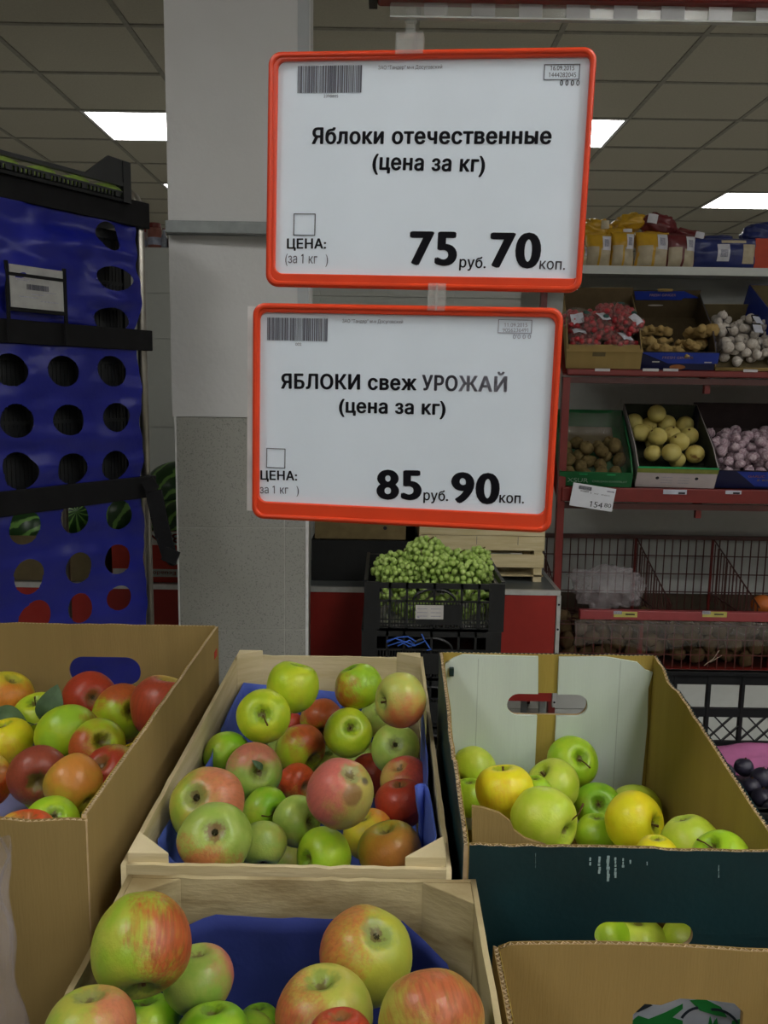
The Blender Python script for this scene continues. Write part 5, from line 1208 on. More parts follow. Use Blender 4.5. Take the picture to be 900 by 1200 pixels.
def plum_crate():
    A = at(806, 789, 1.45); x0 = A.x - .18; x1 = x0 + .52; y1 = 1.46; y0 = .95; zr = A.z; zb = .745 - .0
    t = thing('lattice_crate', 'black plastic crate with a lattice wall holding dark plums, right of the teal box', 'crate', ((x0 + x1) / 2, (y0 + y1) / 2, .738)); T = Vector(t.location)
    x0 = max(x0, .402)
    def wall(y, nm):
        b = MB(); B = lambda a, c: b.box(loc2(*a, T), loc2(*c, T))
        B((x0, y, zr - .024), (x1, y + .008, zr)); B((x0, y - .004, zr - .006), (x1, y + .012, zr))
        zm = at(850, 838, 1.45).z; B((x0, y, zm - .008), (x1, y + .008, zm + .008)); zl = at(850, 872, 1.45).z; B((x0, y, .74), (x1, y + .008, zl))
        xs = [at(x, 830, 1.45).x for x in (832, 872, 912)]; w = .006
        step = xs[1] - xs[0]; xx = xs[0]
        while xx > x0 + step: xx -= step
        while xx < x1:
            B((xx - .003, y - .001, .74), (xx + .003, y + .009, zr))
            for k in range(3):
                for s in (1, -1):
                    w_ = step / 2; za, zc = zl, zm - .008; hgt = zc - za
                    xa = xx + (k - .5) * w_; xb = xa + w_ * s
                    if k == 0 and s < 0 or k == 2 and s > 0: pass
                    p = (max(xx, min(xx + step, xa + w_ * .0)), za); 
                    q0 = Vector((xx + k * step / 2, y + .004, za)); q1 = Vector((xx + k * step / 2 + s * step / 2 * (hgt / (step * .5)), y + .004, zc))
                    if q1.x < xx or q1.x > xx + step:
                        lim = xx if q1.x < xx else xx + step
                        if abs(q1.x - q0.x) < 1e-6: continue
                        f = (lim - q0.x) / (q1.x - q0.x); q1 = q0.lerp(q1, f)
                    if (q1 - q0).length > .004: b.bar(q0 - T, q1 - T, .0028, .004, up=(0, 1, 0))
                    if k != 1:
                        q0m = Vector((q0.x, q0.y, zc)); q1m = Vector((q1.x, q1.y, za + zc - q1.z))
                        if (q1m - q0m).length > .004 and abs(q1.z - zc) > .002: b.bar(q0m - T, q1m - T, .0028, .004, up=(0, 1, 0))
            xx += step
        return b.build(nm, blackpl, t)
    wall(y1, 'back_wall'); wall(y0, 'front_wall')
    for x in (x0, x1): MB().box(loc2(x - .003, y0, .74, T), loc2(x + .003, y1, zr, T)).build('end_wall', blackpl, t)
    MB().box(loc2(x0, y0, .738, T), loc2(x1, y1, .742, T)).build('base', blackpl, t)
    pk = mat('pink_tissue', (.42, .13, .28), .7, .2, var=.1)
    b = MB(); b.box((0, 0, 0), (.001, .001, .001)) if False else None
    P = at(870, 884, 1.40)
    def fn(u, v):
        x = .60 + .30 * u; n = noise.noise(Vector((u * 5, v * 4, 2)))
        return (x, 1.452 - .075 * v + .006 * n, .764 - .008 * v - .02 * v * v + .010 * n + .006 * math.sin(u * 7))
    o = MB().grid(fn, 24, 10).build('pink_tissue', pk, smooth=True); solid(o, .0005); tag(o, 'pink tissue paper tucked behind the dark plums', 'paper')
    pm = mat('plum_skin', (.012, .010, .022), .4, .5, scale=12, col2=(.05, .045, .08), thr=(.4, .75))
    for i, (px, py, r, Y) in enumerate(((872, 899, 12, 1.34), (893, 912, 14, 1.30), (893, 935, 13, 1.24), (880, 922, 12, 1.27), (912, 905, 13, 1.33), (915, 930, 13, 1.26), (850, 905, 12, 1.38), (905, 950, 12, 1.20))):
        P = at(px, py, Y); R = r * Y / 990
        o = MB().ball((0, 0, 0), (R, R, R * .92), 18, 12, jit=.06, seed=i).build('plum', pm, smooth=True); o.location = P
        MB().tube([(0, 0, R * .86), (.002, 0, R * 1.05)], .0012, 5).build('stem', stem_m, o)
        tag(o, ['leftmost dark plum beside the pink tissue', 'large dark plum at the right picture edge under the pink tissue', 'lower dark plum at the right picture edge', 'dark plum touching the cut edge of the teal box'][i] if i < 4 else 'dark blue plum in the lattice crate beyond the picture edge', 'plum', 'dark plums')
    for i in range(16):
        o = MB().ball((0, 0, 0), (.022, .022, .021), 12, 8).build('plum', pm, smooth=True); o.location = (.55 + (i % 5) * .062, 1.10 + (i // 5) * .06, .764)
        tag(o, 'dark blue plum in the bottom layer of the lattice crate', 'plum', 'dark plums, bottom layer')

def top_goods():
    """small packs and bottles on the top of the tiled partition, left"""
    z = 1.996
    specs = [(167, 268, 9, (.40, .30, .30), 'can', 'pinkish can at the left on top of the tiled wall'), (181, 262, 16, (.32, .12, .10), 'jar', 'red-lidded glass jar on top of the tiled wall'), (192, 268, 7, (.30, .32, .38), 'bottle', 'bluish bottle right of the red-lidded jar on the tiled wall'), (200, 272, 8, (.03, .02, .02), 'bottle', 'dark bottle beside the grey bar on the tiled wall'), (208, 272, 6, (.10, .09, .09), 'bottle', 'dark bottle touching the pillar edge on the tiled wall')]
    for i, (px, py, w_, c, n, lab) in enumerate(specs):
        Y = 3.95; x = at(px, py, Y).x; h = at(px, py, Y).z - z; r = w_ / 2 * Y / 990
        t = thing(n, lab, n, (x, Y, z + .0005), group='packs on the tiled wall')
        m = mat('pack_%d' % i, c, .3, .5, var=.2, scale=25)
        if n == 'bottle': MB().tube([(0, 0, 0), (0, 0, h * .55), (0, 0, h * .75), (0, 0, h * .98)], [r, r, r * .45, r * .4], 14).build('body', m, t, smooth=True); MB().tube([(0, 0, h * .95), (0, 0, h)], r * .5, 10).build('cap', rackred, t)
        else: MB().tube([(0, 0, 0), (0, 0, h * .8)], r, 16).build('body', m, t, smooth=True); MB().tube([(0, 0, h * .8), (0, 0, h)], r * .9, 16).build('lid', rackred, t)
        MB().tube([(0, 0, h * .12), (0, 0, h * .42)], r * 1.03, 16, cap=False).build('label', mat('pack_label_%d' % i, ((.3, .32, .42), (.30, .33, .45), (.35, .38, .45), (.06, .03, .03), (.1, .08, .08))[i], .5, .4, var=.3, scale=40), t)

# ------------------------------------------------------------------ red shelving on the right and its goods
TILT = math.radians(30)
RX0, RX1 = .640, 2.30
LIPS = {'a': (1.449, 1.471), 'b': (.990, 1.043), 'c': (.545, .581)}
def rack():
    t = thing('shelf_rack', 'red metal produce rack with sloping shelves, wire bins and a white back panel', 'shelving', ((RX0 + RX1) / 2, 3.4, 0)); T = Vector(t.location)
    B = lambda a, b, n, m, par=t, **k: MB().box(loc2(*a, T), loc2(*b, T)).build(n, m, par, **k)
    B((RX0, 3.645, .2), (RX1, 3.655, 1.876), 'back_panel', backboard)
    B((RX0, 3.40, 1.862), (RX1, 3.643, 1.874), 'top_shelf', backboard)
    B((RX0 - .0, 3.396, 1.845), (RX1, 3.40, 1.876), 'top_shelf_edge', backboard)
    for x in (RX0, RX1 - .028): B((x, 3.09, 0), (x + .026, 3.12, 1.44), 'front_post', rackred); B((x, 3.61, 0), (x + .026, 3.642, 1.86), 'rear_post', rackred)
    for k in 'ab':
        z0, z1 = LIPS[k]; d = .50
        lp = B((RX0 + .012, 3.082, z0), (RX1, 3.10, z1), 'shelf_lip', rackred, bevel=.004)
        vs = [(RX0, 3.10, z0 + .004), (RX1, 3.10, z0 + .004), (RX1, 3.10 + d * math.cos(TILT), z0 + .004 + d * math.sin(TILT)), (RX0, 3.10 + d * math.cos(TILT), z0 + .004 + d * math.sin(TILT))]
        b = MB(); b.add([Vector(v) - T for v in vs] + [Vector(v) - T - Vector((0, 0, .006)) for v in vs], [(0, 1, 2, 3), (7, 6, 5, 4), (0, 4, 5, 1), (1, 5, 6, 2), (2, 6, 7, 3), (3, 7, 4, 0)]); b.build('shelf_board', rackred, t)
        B((RX0, 3.095, z0 - .028), (RX1, 3.115, z0 - .006), 'shelf_beam', darkwire)
        for x in (RX0 + .52, RX0 + 1.04): B((x, 3.11, z0 - .06), (x + .02, 3.13, z0 - .004), 'bracket', rackred); MB().bar(Vector((x + .01, 3.12, z0 - .02)) - T, Vector((x + .01, 3.62, z0 + .2)) - T, .012, .02).build('shelf_arm', rackred, t)
    # small tickets on the lips
    def ticket(px0, px1, py0, py1, Y, m, par, nm='shelf_ticket'):
        a = at(px0, py1, Y); c = at(px1, py0, Y); o = B((a.x, Y - .0006, a.z), (c.x, Y, c.z), nm, m); return o
    lm = mat('ticket_paper', (.50, .48, .50), .6, .3); ym = mat('yellow_ticket', (.50, .45, .12), .6, .3)
    for a in ((697, 715, 432, 435), (753, 772, 432, 435), (777, 795, 432, 435), (871, 888, 433, 436)): ticket(*a, 3.0815, lm, None)
    for a in ((777, 805, 574, 579), (850, 869, 575, 579)):
        o = ticket(*a, 3.0815, mat('ticket_bluish', (.46, .48, .56), .6, .3), None); p = o
        a0 = at(a[1] - 10, a[3], 3.08); a1 = at(a[1] - 2, a[3] - 2, 3.08); MB().box(loc2(a0.x, 3.080, a0.z, T), loc2(a1.x, 3.0808, a1.z, T)).build('digits', ink, o)
    # level c: wide pinkish lip, wire bin above and a lower bin
    z0, z1 = LIPS['c']
    B((RX0 + .10, 3.075, z0), (RX1, 3.10, z1), 'bin_lip', pinkred, bevel=.003)
    for (a, b) in ((719, 747), (823, 852)):
        o = ticket(a, b, 717, 723, 3.0745, ym, None, 'yellow_ticket'); P = at(a + 6, 720, 3.073)
        MB().box(loc2(at(a, 718, 3.0735).x, 3.0733, at(a, 718, 3.0735).z - .006, T), loc2(at(a + 10, 716, 3.0735).x, 3.0739, at(a + 10, 716, 3.0735).z, T)).build('ticket_code', ink2, o)
        MB().box(loc2(at(a + 14, 721, 3.0735).x, 3.0733, P.z - .002, T), loc2(at(a + 25, 719, 3.0735).x, 3.0739, P.z + .003, T)).build('digits', ink, o)
    zt = .763; yb = 3.60
    def wires(nm, pts, r, m=darkwire, kind='stuff'):
        b = MB()
        for p, q in pts: b.bar(Vector(p) - T, Vector(q) - T, r, r, up=(0, 1, .01) if abs(p[1] - q[1]) < .01 else (1, 0, 0))
        o = b.build(nm, m, t)
        if kind: o['kind'] = kind
        return o
    n = int((RX1 - RX0) / .034)
    wires('back_wire_panel', [((RX0 + k * .034, yb, .42), (RX0 + k * .034, yb, zt)) for k in range(n)] + [((RX0, yb, z), (RX1, yb, z)) for z in (.45, .53, .61, .69)], .0042)
    B((RX0, yb - .012, zt), (RX1, yb + .004, zt + .018), 'bin_top_rail', darkwire)
    xs = [RX0 + .03, at(745, 632, yb).x, at(835, 632, yb).x, at(835, 632, yb).x + .33]
    for x in xs:
        top = lambda y: zt + (z1 + .012 - zt) * ((yb - y) / (yb - 3.10)) ** 1.0
        L = [((x, yb, zt + .01), (x - .0, 3.10, z1 + .012))]
        k = 0; y = 3.12
        while y < yb: L.append(((x, y, .50), (x, y, top(y)))); y += .034
        L += [((x, 3.10, z), (x, yb, z)) for z in (.53,)]
        wires('divider', L, .0042)
        MB().tube([Vector((x, yb - .006, .45)) - T, Vector((x, yb - .006, zt)) - T], .006, 6).build('divider_post', rackred, t)
    wires('bin_floor', [((RX0 + k * .05, 3.10, .52), (RX0 + k * .05, yb, .44)) for k in range(int((RX1 - RX0) / .05))] + [((RX0, 3.1 + k * .1, .52 - .016 * k), (RX1, 3.1 + k * .1, .52 - .016 * k)) for k in range(6)], .004)
    wires('front_wire_panel', [((RX0 + .1 + k * .034, 3.12, .345), (RX0 + .1 + k * .034, 3.12, .52)) for k in range(n - 2)] + [((RX0, 3.12, z), (RX1, 3.12, z)) for z in (.40, .46)], .0032, mat('lower_wire', (.09, .012, .008), .45, .5))
    B((RX0, 3.11, .325), (RX1, 3.14, .347), 'bin_lower_rail', rackred)
    for x in (RX0 + .35, RX0 + .85, RX0 + 1.35): B((x, 3.142, .345), (x + .012, 3.15, .55), 'bin_post', rackred)
    B((RX0, 3.14, .325), (RX1, 3.60, .34), 'bottom_board', darkwire); B((RX0 + .02, 3.60, .34), (RX1, 3.61, .52), 'bin_dark_backing', mat('dark_bin_board', (.06, .045, .03), .7, .2)); B((RX0 + .02, 3.17, .0), (RX1, 3.18, .155), 'kick_panel', backboard); B((RX0 + .02, 3.17, .158), (RX1, 3.18, .322), 'kick_panel', backboard)  # dark backing added behind the potatoes so the bin reads dark
    # big price ticket hanging off lip b
    pl = Plane((670, 565), (720, 573), (667, 592), 3.05, 3.05)
    o = thing('price_ticket', 'tilted white price ticket reading 154 80 below the kiwi box', 'ticket', pl.M.translation); M = Matrix.Translation(-o.location) @ pl.M
    MB().box((0, 0, -.001), (pl.W, pl.H, 0), M=M).build('card', mat('ticket_white', (.68, .70, .76), .5, .4, var=.03), o)
    w, h = pl.W, pl.H
    text('154', M, w * .46, h * .08, w * .76, h * .26, ink, o, depth=.0004); text('80', M, w * .80, h * .16, w * .96, h * .18, ink, o, depth=.0004)
    text('КИВИ', M, w * .2, h * .66, w * .38, h * .07, ink, o, depth=.0004); text('1 кг вес.', M, w * .42, h * .64, w * .92, h * .06, greyink, o, depth=.0004)
    barcode(M, w * .14, h * .76, w * .44, h * .92, greyink, o, 4, z=.0005)
    MB().box((w * .8, h * .82, .0003), (w * .97, h * .88, .0006), M=M).build('print_line', ink2, o)

def tilted(level, px, rz): 
    z = LIPS[level][1] + .002; y = 3.112; P = at(px, 600, y); return (P.x, y, z)
def lumps(name, label, m, centers, group, cat, seed=0, jit=.25, extra=None):
    for i, (P, r) in enumerate(centers):
        o = MB().ball((0, 0, 0), r, 16, 11, jit=jit, seed=seed + i * 3).build(name, m, smooth=True); o.location = P
        o.rotation_euler = (random.uniform(0, 3), random.uniform(0, 3), random.uniform(0, 3))
        tag(o, label if isinstance(label, str) else label[i % len(label)], cat, group)

def pile(I, W, D, t, r, n, zmax, seed, y0=0., y1=1., sq=1.0, zfun=None):
    """centres of balls packed into a tray (local coordinates), spreading in y0..y1"""
    rnd = random.Random(seed); out = []
    for layer in range(4):
        for tr in range(900):
            x = rnd.uniform(t + r, W - t - r); y = rnd.uniform(t + r + y0 * D, y1 * D - t - r)
            z = t + r * .95 + layer * r * 1.45
            lim = zfun(x / W, y / D) if zfun else zmax
            if z + r > lim + r * .9: continue
            if all((Vector((x, y, z)) - c).length > 1.83 * r for c in out): out.append(Vector((x, y, z)))
            if len(out) >= n: return out
    return out

def bulb_mesh(name, mats_, seed):
    b = MB(); nu, nv = 26, 14
    def fn(u, v):
        a = u * 2 * PI; t = PI * v; lob = 1 + .07 * abs(math.sin(a * 4 + seed)) ** .7 * math.sin(t)
        rr = math.sin(t) ** .85 * lob; z = math.cos(t) * .80
        if v < .22: rr = .16 + (rr - .16) * max(0, (v - .04) / .18) if v > .04 else .12; z = .72 + (.22 - v) * 2.0 if v < .22 else z
        return (rr * math.cos(a), rr * math.sin(a), z)
    b.grid(fn, nu, nv); me = b.mesh(name, True); me.materials.append(mats_); return me

def goods():
    # ---- level b: kiwi, yellow fruit, purple garlic
    greenp = mat('green_carton', (.012, .13, .04), .55, .4); dkgreen = mat('inner_green', (.02, .08, .035), .7, .2)
    P = tilted('b', 653, 0); bx, f, bk = carton('green kiwi carton with a film liner at the left end of the middle shelf', P, .262, .40, .085, greenp, greenp, tilt=TILT, rz=math.radians(-7), hf=.062, name='kiwi_carton')
    M = frame3((0, -.0006, 0), (1, 0, 0), (0, 0, 1)); wt = mat('pale_green_print', (.30, .42, .32), .6, .3)
    text('XSUR', M, .03, .018, .105, .020, wt, f, depth=.0004); text('CHILEAN KIWIFRUIT', M, .12, .020, .245, .009, wt, f, depth=.0004)
    for a in (.07, .17): MB().box((a, -.001, .052), (a + .03, -.0003, .057)).build('tab', mat('bright_green', (.03, .35, .12), .5, .3), f)
    bx.matrix_world; W_ = bx.matrix_world
    bpy.context.view_layer.update(); Mk = bx.matrix_world.copy()
    km = mat('kiwi_skin', (.085, .060, .022), .85, .2, scale=40, col2=(.20, .15, .06), thr=(.3, .75), bump=.3, bscale=120)
    cs = pile(None, .262, .28, .006, .025, 22, .09, 3, zfun=lambda x, y: .10 - .05 * y if y < .75 else .04)
    lab = 'brown fuzzy kiwi in the green carton'
    labs = [lab + s for s in (' by its front left corner', ' near the front edge', ' at the right of the heap', ' in the middle of the heap')]
    for i, c in enumerate(cs):
        o = MB().ball((0, 0, 0), (.024, .024, .030), 16, 11, jit=.12, seed=i).build('kiwi', km, smooth=True); o.location = Mk @ c; o.rotation_euler = (random.uniform(0, 3), random.uniform(0, 3), 0)
        MB().ball((0, 0, .029), (.004, .004, .003), 8, 4).build('stem_end', stem_m, o)
        tag(o, 'brown fuzzy kiwi heaped in the green carton', 'kiwi', 'kiwis in the green carton')
    def fn(u, v):
        a = u; y = .02 + .36 * v; n = noise.noise(Vector((u * 9, v * 12, 4)))
        side = abs(u - .5) * 2
        return (.012 + .238 * u, y, .012 + (.075 * max(0, side - .72) / .28) + .003 * n + .07 * max(0, v - .85) / .15)
    o = MB().grid(fn, 40, 30).build('film_liner', clear2, smooth=True); o.matrix_world = Mk; tag(o, 'crinkled clear film lining the green kiwi carton', 'film')
    cb = MB().box((.03, .26, .010), (.225, .385, .014)).build('card_pad', mat('brown_pad', (.16, .13, .08), .85, .2)); cb.matrix_world = Mk; tag(cb, 'brown card pad at the back of the kiwi carton', 'card')
    wbx = mat('pinkish_white_carton', (.48, .42, .42), .7, .3, var=.05)
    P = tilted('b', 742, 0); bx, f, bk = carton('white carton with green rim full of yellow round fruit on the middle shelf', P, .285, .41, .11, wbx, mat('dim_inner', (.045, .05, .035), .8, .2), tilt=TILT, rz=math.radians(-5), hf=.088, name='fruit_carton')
    ol = MB().box((-.001, -.0015, .066), (.286, -.0002, .088)).build('olive_band', mat('olive_print', (.22, .24, .05), .6, .3), f); MB().box((-.001, -.003, .086), (.286, .004, .0895)).build('green_rim', mat('bright_green', (.03, .35, .12), .5, .3), f)
    for x in (.075, .215): MB().tube([(x, -.0004, .042), (x, .001, .042)], .0065, 12).build('air_hole', ink, f)
    for k in range(6): MB().box((.09 + (k % 2) * .06, -.0006, .02 + (k // 2) * .012), (.13 + (k % 2) * .06, -.0002, .022 + (k // 2) * .012)).build('print_line', ink2, f)
    bpy.context.view_layer.update(); Mk = bx.matrix_world.copy()
    ymat = mat('yellow_fruit_skin', (.50, .40, .10), .5, .4, scale=14, col2=(.60, .52, .17), thr=(.35, .7))
    yrot = mat('yellow_fruit_bruised', (.56, .46, .13), .5, .4, scale=42, col2=(.22, .11, .03), thr=(.55, .68))
    YF = []
    for i, (px, py, r) in enumerate(((740, 491, 13), (757, 486, 12), (778, 484, 13), (751, 503, 15), (768, 494, 16), (790, 492, 13), (762, 511, 13), (783, 500, 13), (767, 512, 14), (783, 511, 15), (766, 520, 14), (803, 510, 14), (796, 523, 17), (780, 531, 15), (814, 532, 15), (793, 538, 10), (770, 531, 12))):
        R = .036 if r > 12 else .032
        lay = R * .95 + .008 + (.040 if i in (6, 8, 9, 12, 13, 16) else .015 if i in (1, 4, 11, 14) else 0)
        nrm = Mk.to_3x3() @ Vector((0, 0, 1)); P = hit(px, py, Mk @ Vector((0, 0, lay)), nrm)
        q = Mk.inverted() @ P; q.x = min(max(q.x, R), .285 - R); q.y = min(max(q.y, R + .004), .41 - R)
        YF.append([i, q.copy(), R])
    for it in range(200):
        for A_ in YF:
            for B_ in YF:
                if A_ is B_: continue
                dv = A_[1] - B_[1]; ov = A_[2] + B_[2] - dv.length
                if ov > .001: A_[1] += dv.normalized() * ov * .25
            R = A_[2]; A_[1].x = min(max(A_[1].x, R + .004), .281 - R); A_[1].y = min(max(A_[1].y, R + .006), .40 - R); A_[1].z = min(max(A_[1].z, R + .006), .115)
    for i, q, R in YF:
        m = yrot if i in (9, 14) else ymat
        o = MB().ball((0, 0, 0), (R, R, R * .95), 20, 14, jit=.04, seed=i).build('yellow_fruit', m, smooth=True); o.location = Mk @ q; o.rotation_euler = (random.uniform(-1, 1), random.uniform(-1, 1), random.uniform(0, 3))
        MB().ball((0, 0, R * .93), (.005, .005, .003), 8, 4).build('eye', stem_m, o)
        lab = ('yellow fruit in the back left corner of the white carton', 'second yellow fruit along the back of the white carton', 'yellow fruit high in the back centre of the white carton', 'yellow fruit by the left wall of the white carton', 'yellow fruit behind the scarred centre one in the white carton', 'yellow fruit in the back right corner of the white carton',
               'yellow fruit left of centre with its dark eye showing, white carton', 'small yellow fruit showing between larger ones, right of centre in the white carton', 'yellow fruit low at the left, beside the white liner of its carton', 'bruised yellow fruit with brown scabs near the middle of the white carton', 'yellow fruit in the front left of the white carton', 'bright yellow fruit by the right wall of the white carton', 'largest clean yellow fruit right of the middle of the white carton',
               'clean yellow fruit at the front edge of the white carton', 'scabby yellow fruit in the front right corner of the white carton', 'yellow fruit mostly sunk behind the front edge of the white carton', 'yellow fruit at the front between the left and the clean front one')[i]
        tag(o, lab, 'fruit', 'yellow fruit in the white carton')
    navy = mat('navy_carton', (.008, .010, .05), .55, .4); blue = mat('blue_print', (.012, .035, .30), .5, .4)
    P = tilted('b', 833, 0); bx, f, bk = carton('navy carton of purple garlic at the right end of the middle shelf', P, .34, .41, .12, navy, mat('dark_inner', (.055, .04, .04), .8, .2), tilt=TILT, rz=math.radians(-3), hf=.078, name='garlic_carton')
    plate('blue_panel', [(.07, .076), (.339, .076), (.339, .010), (.15, .010), (.11, .045)], [], .0006, frame3((0, -.0006, 0), (1, 0, 0), (0, 0, 1)), blue, f)
    rp = mat('salmon_print', (.55, .20, .14), .6, .3); M = frame3((0, -.0012, 0), (1, 0, 0), (0, 0, 1))
    text('GARLIC', M, .115, .052, .175, .010, rp, f, depth=.0003, bold=.02); text('FRESH', M, .19, .052, .245, .010, rp, f, depth=.0003, bold=.02); text('5 KG', M, .15, .036, .20, .008, mat('gold_print', (.45, .30, .08), .6, .3), f, depth=.0003, bold=.02)
    bpy.context.view_layer.update(); Mk = bx.matrix_world.copy()
    gp = mat('purple_garlic', (.30, .17, .22), .6, .3, scale=3, col2=(.58, .48, .52), thr=(.35, .65), stretch=(1, 1, .3)); gw = mat('white_garlic', (.42, .36, .30), .6, .3, scale=3, col2=(.60, .56, .52), thr=(.3, .7), stretch=(1, 1, .3))
    bp_ = bulb_mesh('garlic_purple', gp, 0); bw = bulb_mesh('garlic_white', gw, 1)
    def bulbs(Mk, W, D, me, n, seed, lab, grp, zf, y1=1., r=.024):
        rnd = random.Random(seed)
        for c in pile(None, W, D, .006, r, n, .2, seed, zfun=zf, y1=y1):
            o = bpy.data.objects.new('garlic_bulb', me); link(o); R = r * rnd.uniform(.88, 1.08); o.scale = (R, R, R)
            o.location = Mk @ c; o.rotation_euler = (rnd.uniform(-1.4, 1.4), rnd.uniform(-1, 1), rnd.uniform(0, 6)); tag(o, lab, 'garlic', grp)
    bulbs(Mk, .34, .41, bp_, 115, 9, 'purple-skinned garlic bulb heaped in the navy carton', 'purple garlic in the navy carton', lambda x, y: .115 if y < .4 else .115 - (y - .4) * .18, r=.0195)
    P = tilted('b', 898, 0); bx, f, bk = carton('brown carton cut off by the right picture edge on the middle shelf', (P[0] + .16, P[1], P[2]), .3, .41, .12, kraft, mat('brown_side', (.13, .10, .05), .8, .2), tilt=TILT, name='brown_carton')
    # ---- level a: net bags, ginger, white garlic
    P = tilted('a', 655, 0); bx, f, bk = carton('open brown carton of red radish bags at the left end of the upper shelf', P, .262, .41, .10, kraft, mat('dark_kraft', (.12, .085, .045), .85, .2), tilt=TILT, rz=math.radians(-8), hf=.068, hb=.13, name='radish_carton')
    MB().box((.09, -.001, .050), (.135, .0, .068)).build('lid_tab', mat('brown_side', (.13, .10, .05), .8, .2), f)
    MB().box((-.002, -.004, .068), (.264, .050, .0705)).build('folded_flap', kraft, f)
    bpy.context.view_layer.update(); Mk = bx.matrix_world.copy()
    rad = mat('radish_red', (.40, .025, .035), .4, .5, var=.3, scale=30); lab_m = mat('bag_label', (.58, .58, .66), .5, .3)
    for i, (x, y, z, s, lb) in enumerate(((.068, .092, .062, .9, 'radish bag with a blue-white corner in the front left of the brown carton'), (.19, .09, .06, .85, 'radish bag with a big lilac label in the front right of the brown carton'), (.12, .14, .10, 1.0, 'radish bag lying across the middle of the brown carton'), (.05, .20, .09, .95, 'radish bag with a large white label at the left of the brown carton'), (.18, .23, .11, 1.1, 'topmost radish bag at the back of the brown carton'), (.225, .14, .11, .8, 'radish bag leaning over towards the ginger carton'))):
        t = thing('radish_bag', lb, 'bag', Mk @ Vector((x, y, z)), (TILT + random.uniform(-.3, .3), random.uniform(-.3, .3), random.uniform(-.7, .7)), 'radish bags in the brown carton')
        b = MB(); rnd = random.Random(i)
        cs = []
        for k in range(300):
            p = Vector((rnd.uniform(-.052, .052) * s, rnd.uniform(-.05, .05) * s, rnd.uniform(-.018, .018)))
            if all((p - c).length > .019 for c in cs): cs.append(p)
        for p in cs: b.ball(p, rnd.uniform(.010, .013), 9, 6)
        b.build('radishes', rad, t, smooth=True)['kind'] = 'stuff'
        def fn(u, v, s=s, i=i):
            a = u * 2 * PI; q = Vector((math.cos(a) * math.sin(PI * v), math.sin(a) * math.sin(PI * v), math.cos(PI * v)))
            k = 1 + .22 * noise.noise(q * 3.5 + Vector((i * 5, 0, 0))); return (q.x * .068 * s * k, q.y * .066 * s * k, q.z * .034 * k)
        MB().grid(fn, 36, 20).build('bag_film', clear2, t, smooth=True)
        lx = (-.03, .0, .01, -.02, .01, 0)[i]
        def fl(u, v, s=s): x = lx + .045 * (u - .5); y = .045 * (v - .5) + (-.02 if i % 2 else .015); return (x, y, .036 + .003 * math.sin(u * 5 + i) - (x * x + y * y) * 5)
        if i != 4: MB().grid(fl, 6, 6).build('label', lab_m, t, smooth=True)
        dk = MB().ball((.02, .01, .034), (.014, .010, .003), 10, 5).build('sticker', mat('dark_green_sticker', (.03, .08, .07), .5, .3), t, smooth=True)
    P = tilted('a', 738, 0); bx, f, bk = carton('dark carton with blue printed ends holding ginger on the upper shelf', P, .262, .42, .105, navy, mat('dark_inner2', (.07, .05, .025), .85, .2), tilt=TILT, rz=math.radians(-8), hf=.07, hb=.12, name='ginger_carton')
    blueM = frame3((0, -.0006, 0), (1, 0, 0), (0, 0, 1))
    plate('blue_panel', [(.0, .069), (.271, .069), (.271, .026), (.10, .026), (.07, .04)], [], .0006, blueM, blue, f); plate('blue_panel', [(.012, .118), (.20, .118), (.262, .09), (.20, .09), (.195, .082), (.02, .082)], [], .0006, frame3((0, .412, 0), (1, 0, 0), (0, 0, 1)), blue, bk)
    M = frame3((0, -.0012, 0), (1, 0, 0), (0, 0, 1)); pp = mat('pink_white_print', (.60, .40, .42), .6, .3)
    text('FRESH GINGER', M, .078, .045, .185, .010, pp, f, depth=.0003, bold=.02); text('FRESH GINGER', frame3((0, .4112, 0), (1, 0, 0), (0, 0, 1)), .072, .098, .172, .010, pp, bk, depth=.0003, bold=.02)
    MB().box((.045, -.0012, .030), (.07, -.0004, .034)).build('print_line', mat('printed_white', 0), f); MB().box((.225, -.0014, .030), (.25, -.0006, .034)).build('print_line', mat('printed_white', 0), f)
    plate('ginger_print', circ(.135, .012, .028, .010, 14), [], .0006, M, mat('orange_print', (.35, .13, .05), .6, .3), f)
    plate('hand_slot', circ(.10, .060, .030, .0035, 14), [], .0006, frame3((0, .4112, 0), (1, 0, 0), (0, 0, 1)), mat('slot_light', (.4, .37, .33), .7, .2), bk)
    MB().box((.10, .405, .12), (.155, .415, .128)).build('lid_tab', kraft, bk)
    bpy.context.view_layer.update(); Mk = bx.matrix_world.copy()
    gm = mat('ginger_skin', (.26, .17, .06), .8, .2, scale=30, col2=(.40, .28, .11), thr=(.3, .7), bump=.3, bscale=60)
    for i, (x, y, z, s, lb) in enumerate(((.035, .21, .05, 1, 'round ginger knob at the back left of the ginger carton'), (.05, .13, .045, 1.2, 'fat ginger root at the left wall of its carton'), (.05, .06, .05, 1.15, 'knobbly ginger root in the front left of its carton'), (.10, .16, .03, .9, 'small ginger root left of centre in its carton'), (.12, .09, .035, .9, 'thin ginger root in the middle of its carton'), (.14, .04, .04, .9, 'ginger root with a pale cut tip at the front of its carton'),
                                 (.20, .19, .045, 1.3, 'largest branching ginger root at the back right of its carton'), (.22, .11, .04, 1.0, 'ginger root curling at the right wall of its carton'), (.20, .05, .03, .8, 'small ginger piece at the front right of its carton'), (.16, .13, .035, 1.0, 'ginger root behind the cut one'))):
        rnd = random.Random(i + 20); b = MB(); p = Vector((0, 0, 0)); d = Vector((rnd.uniform(-1, 1), rnd.uniform(-1, 1), 0)).normalized()
        mb = None; pts = []
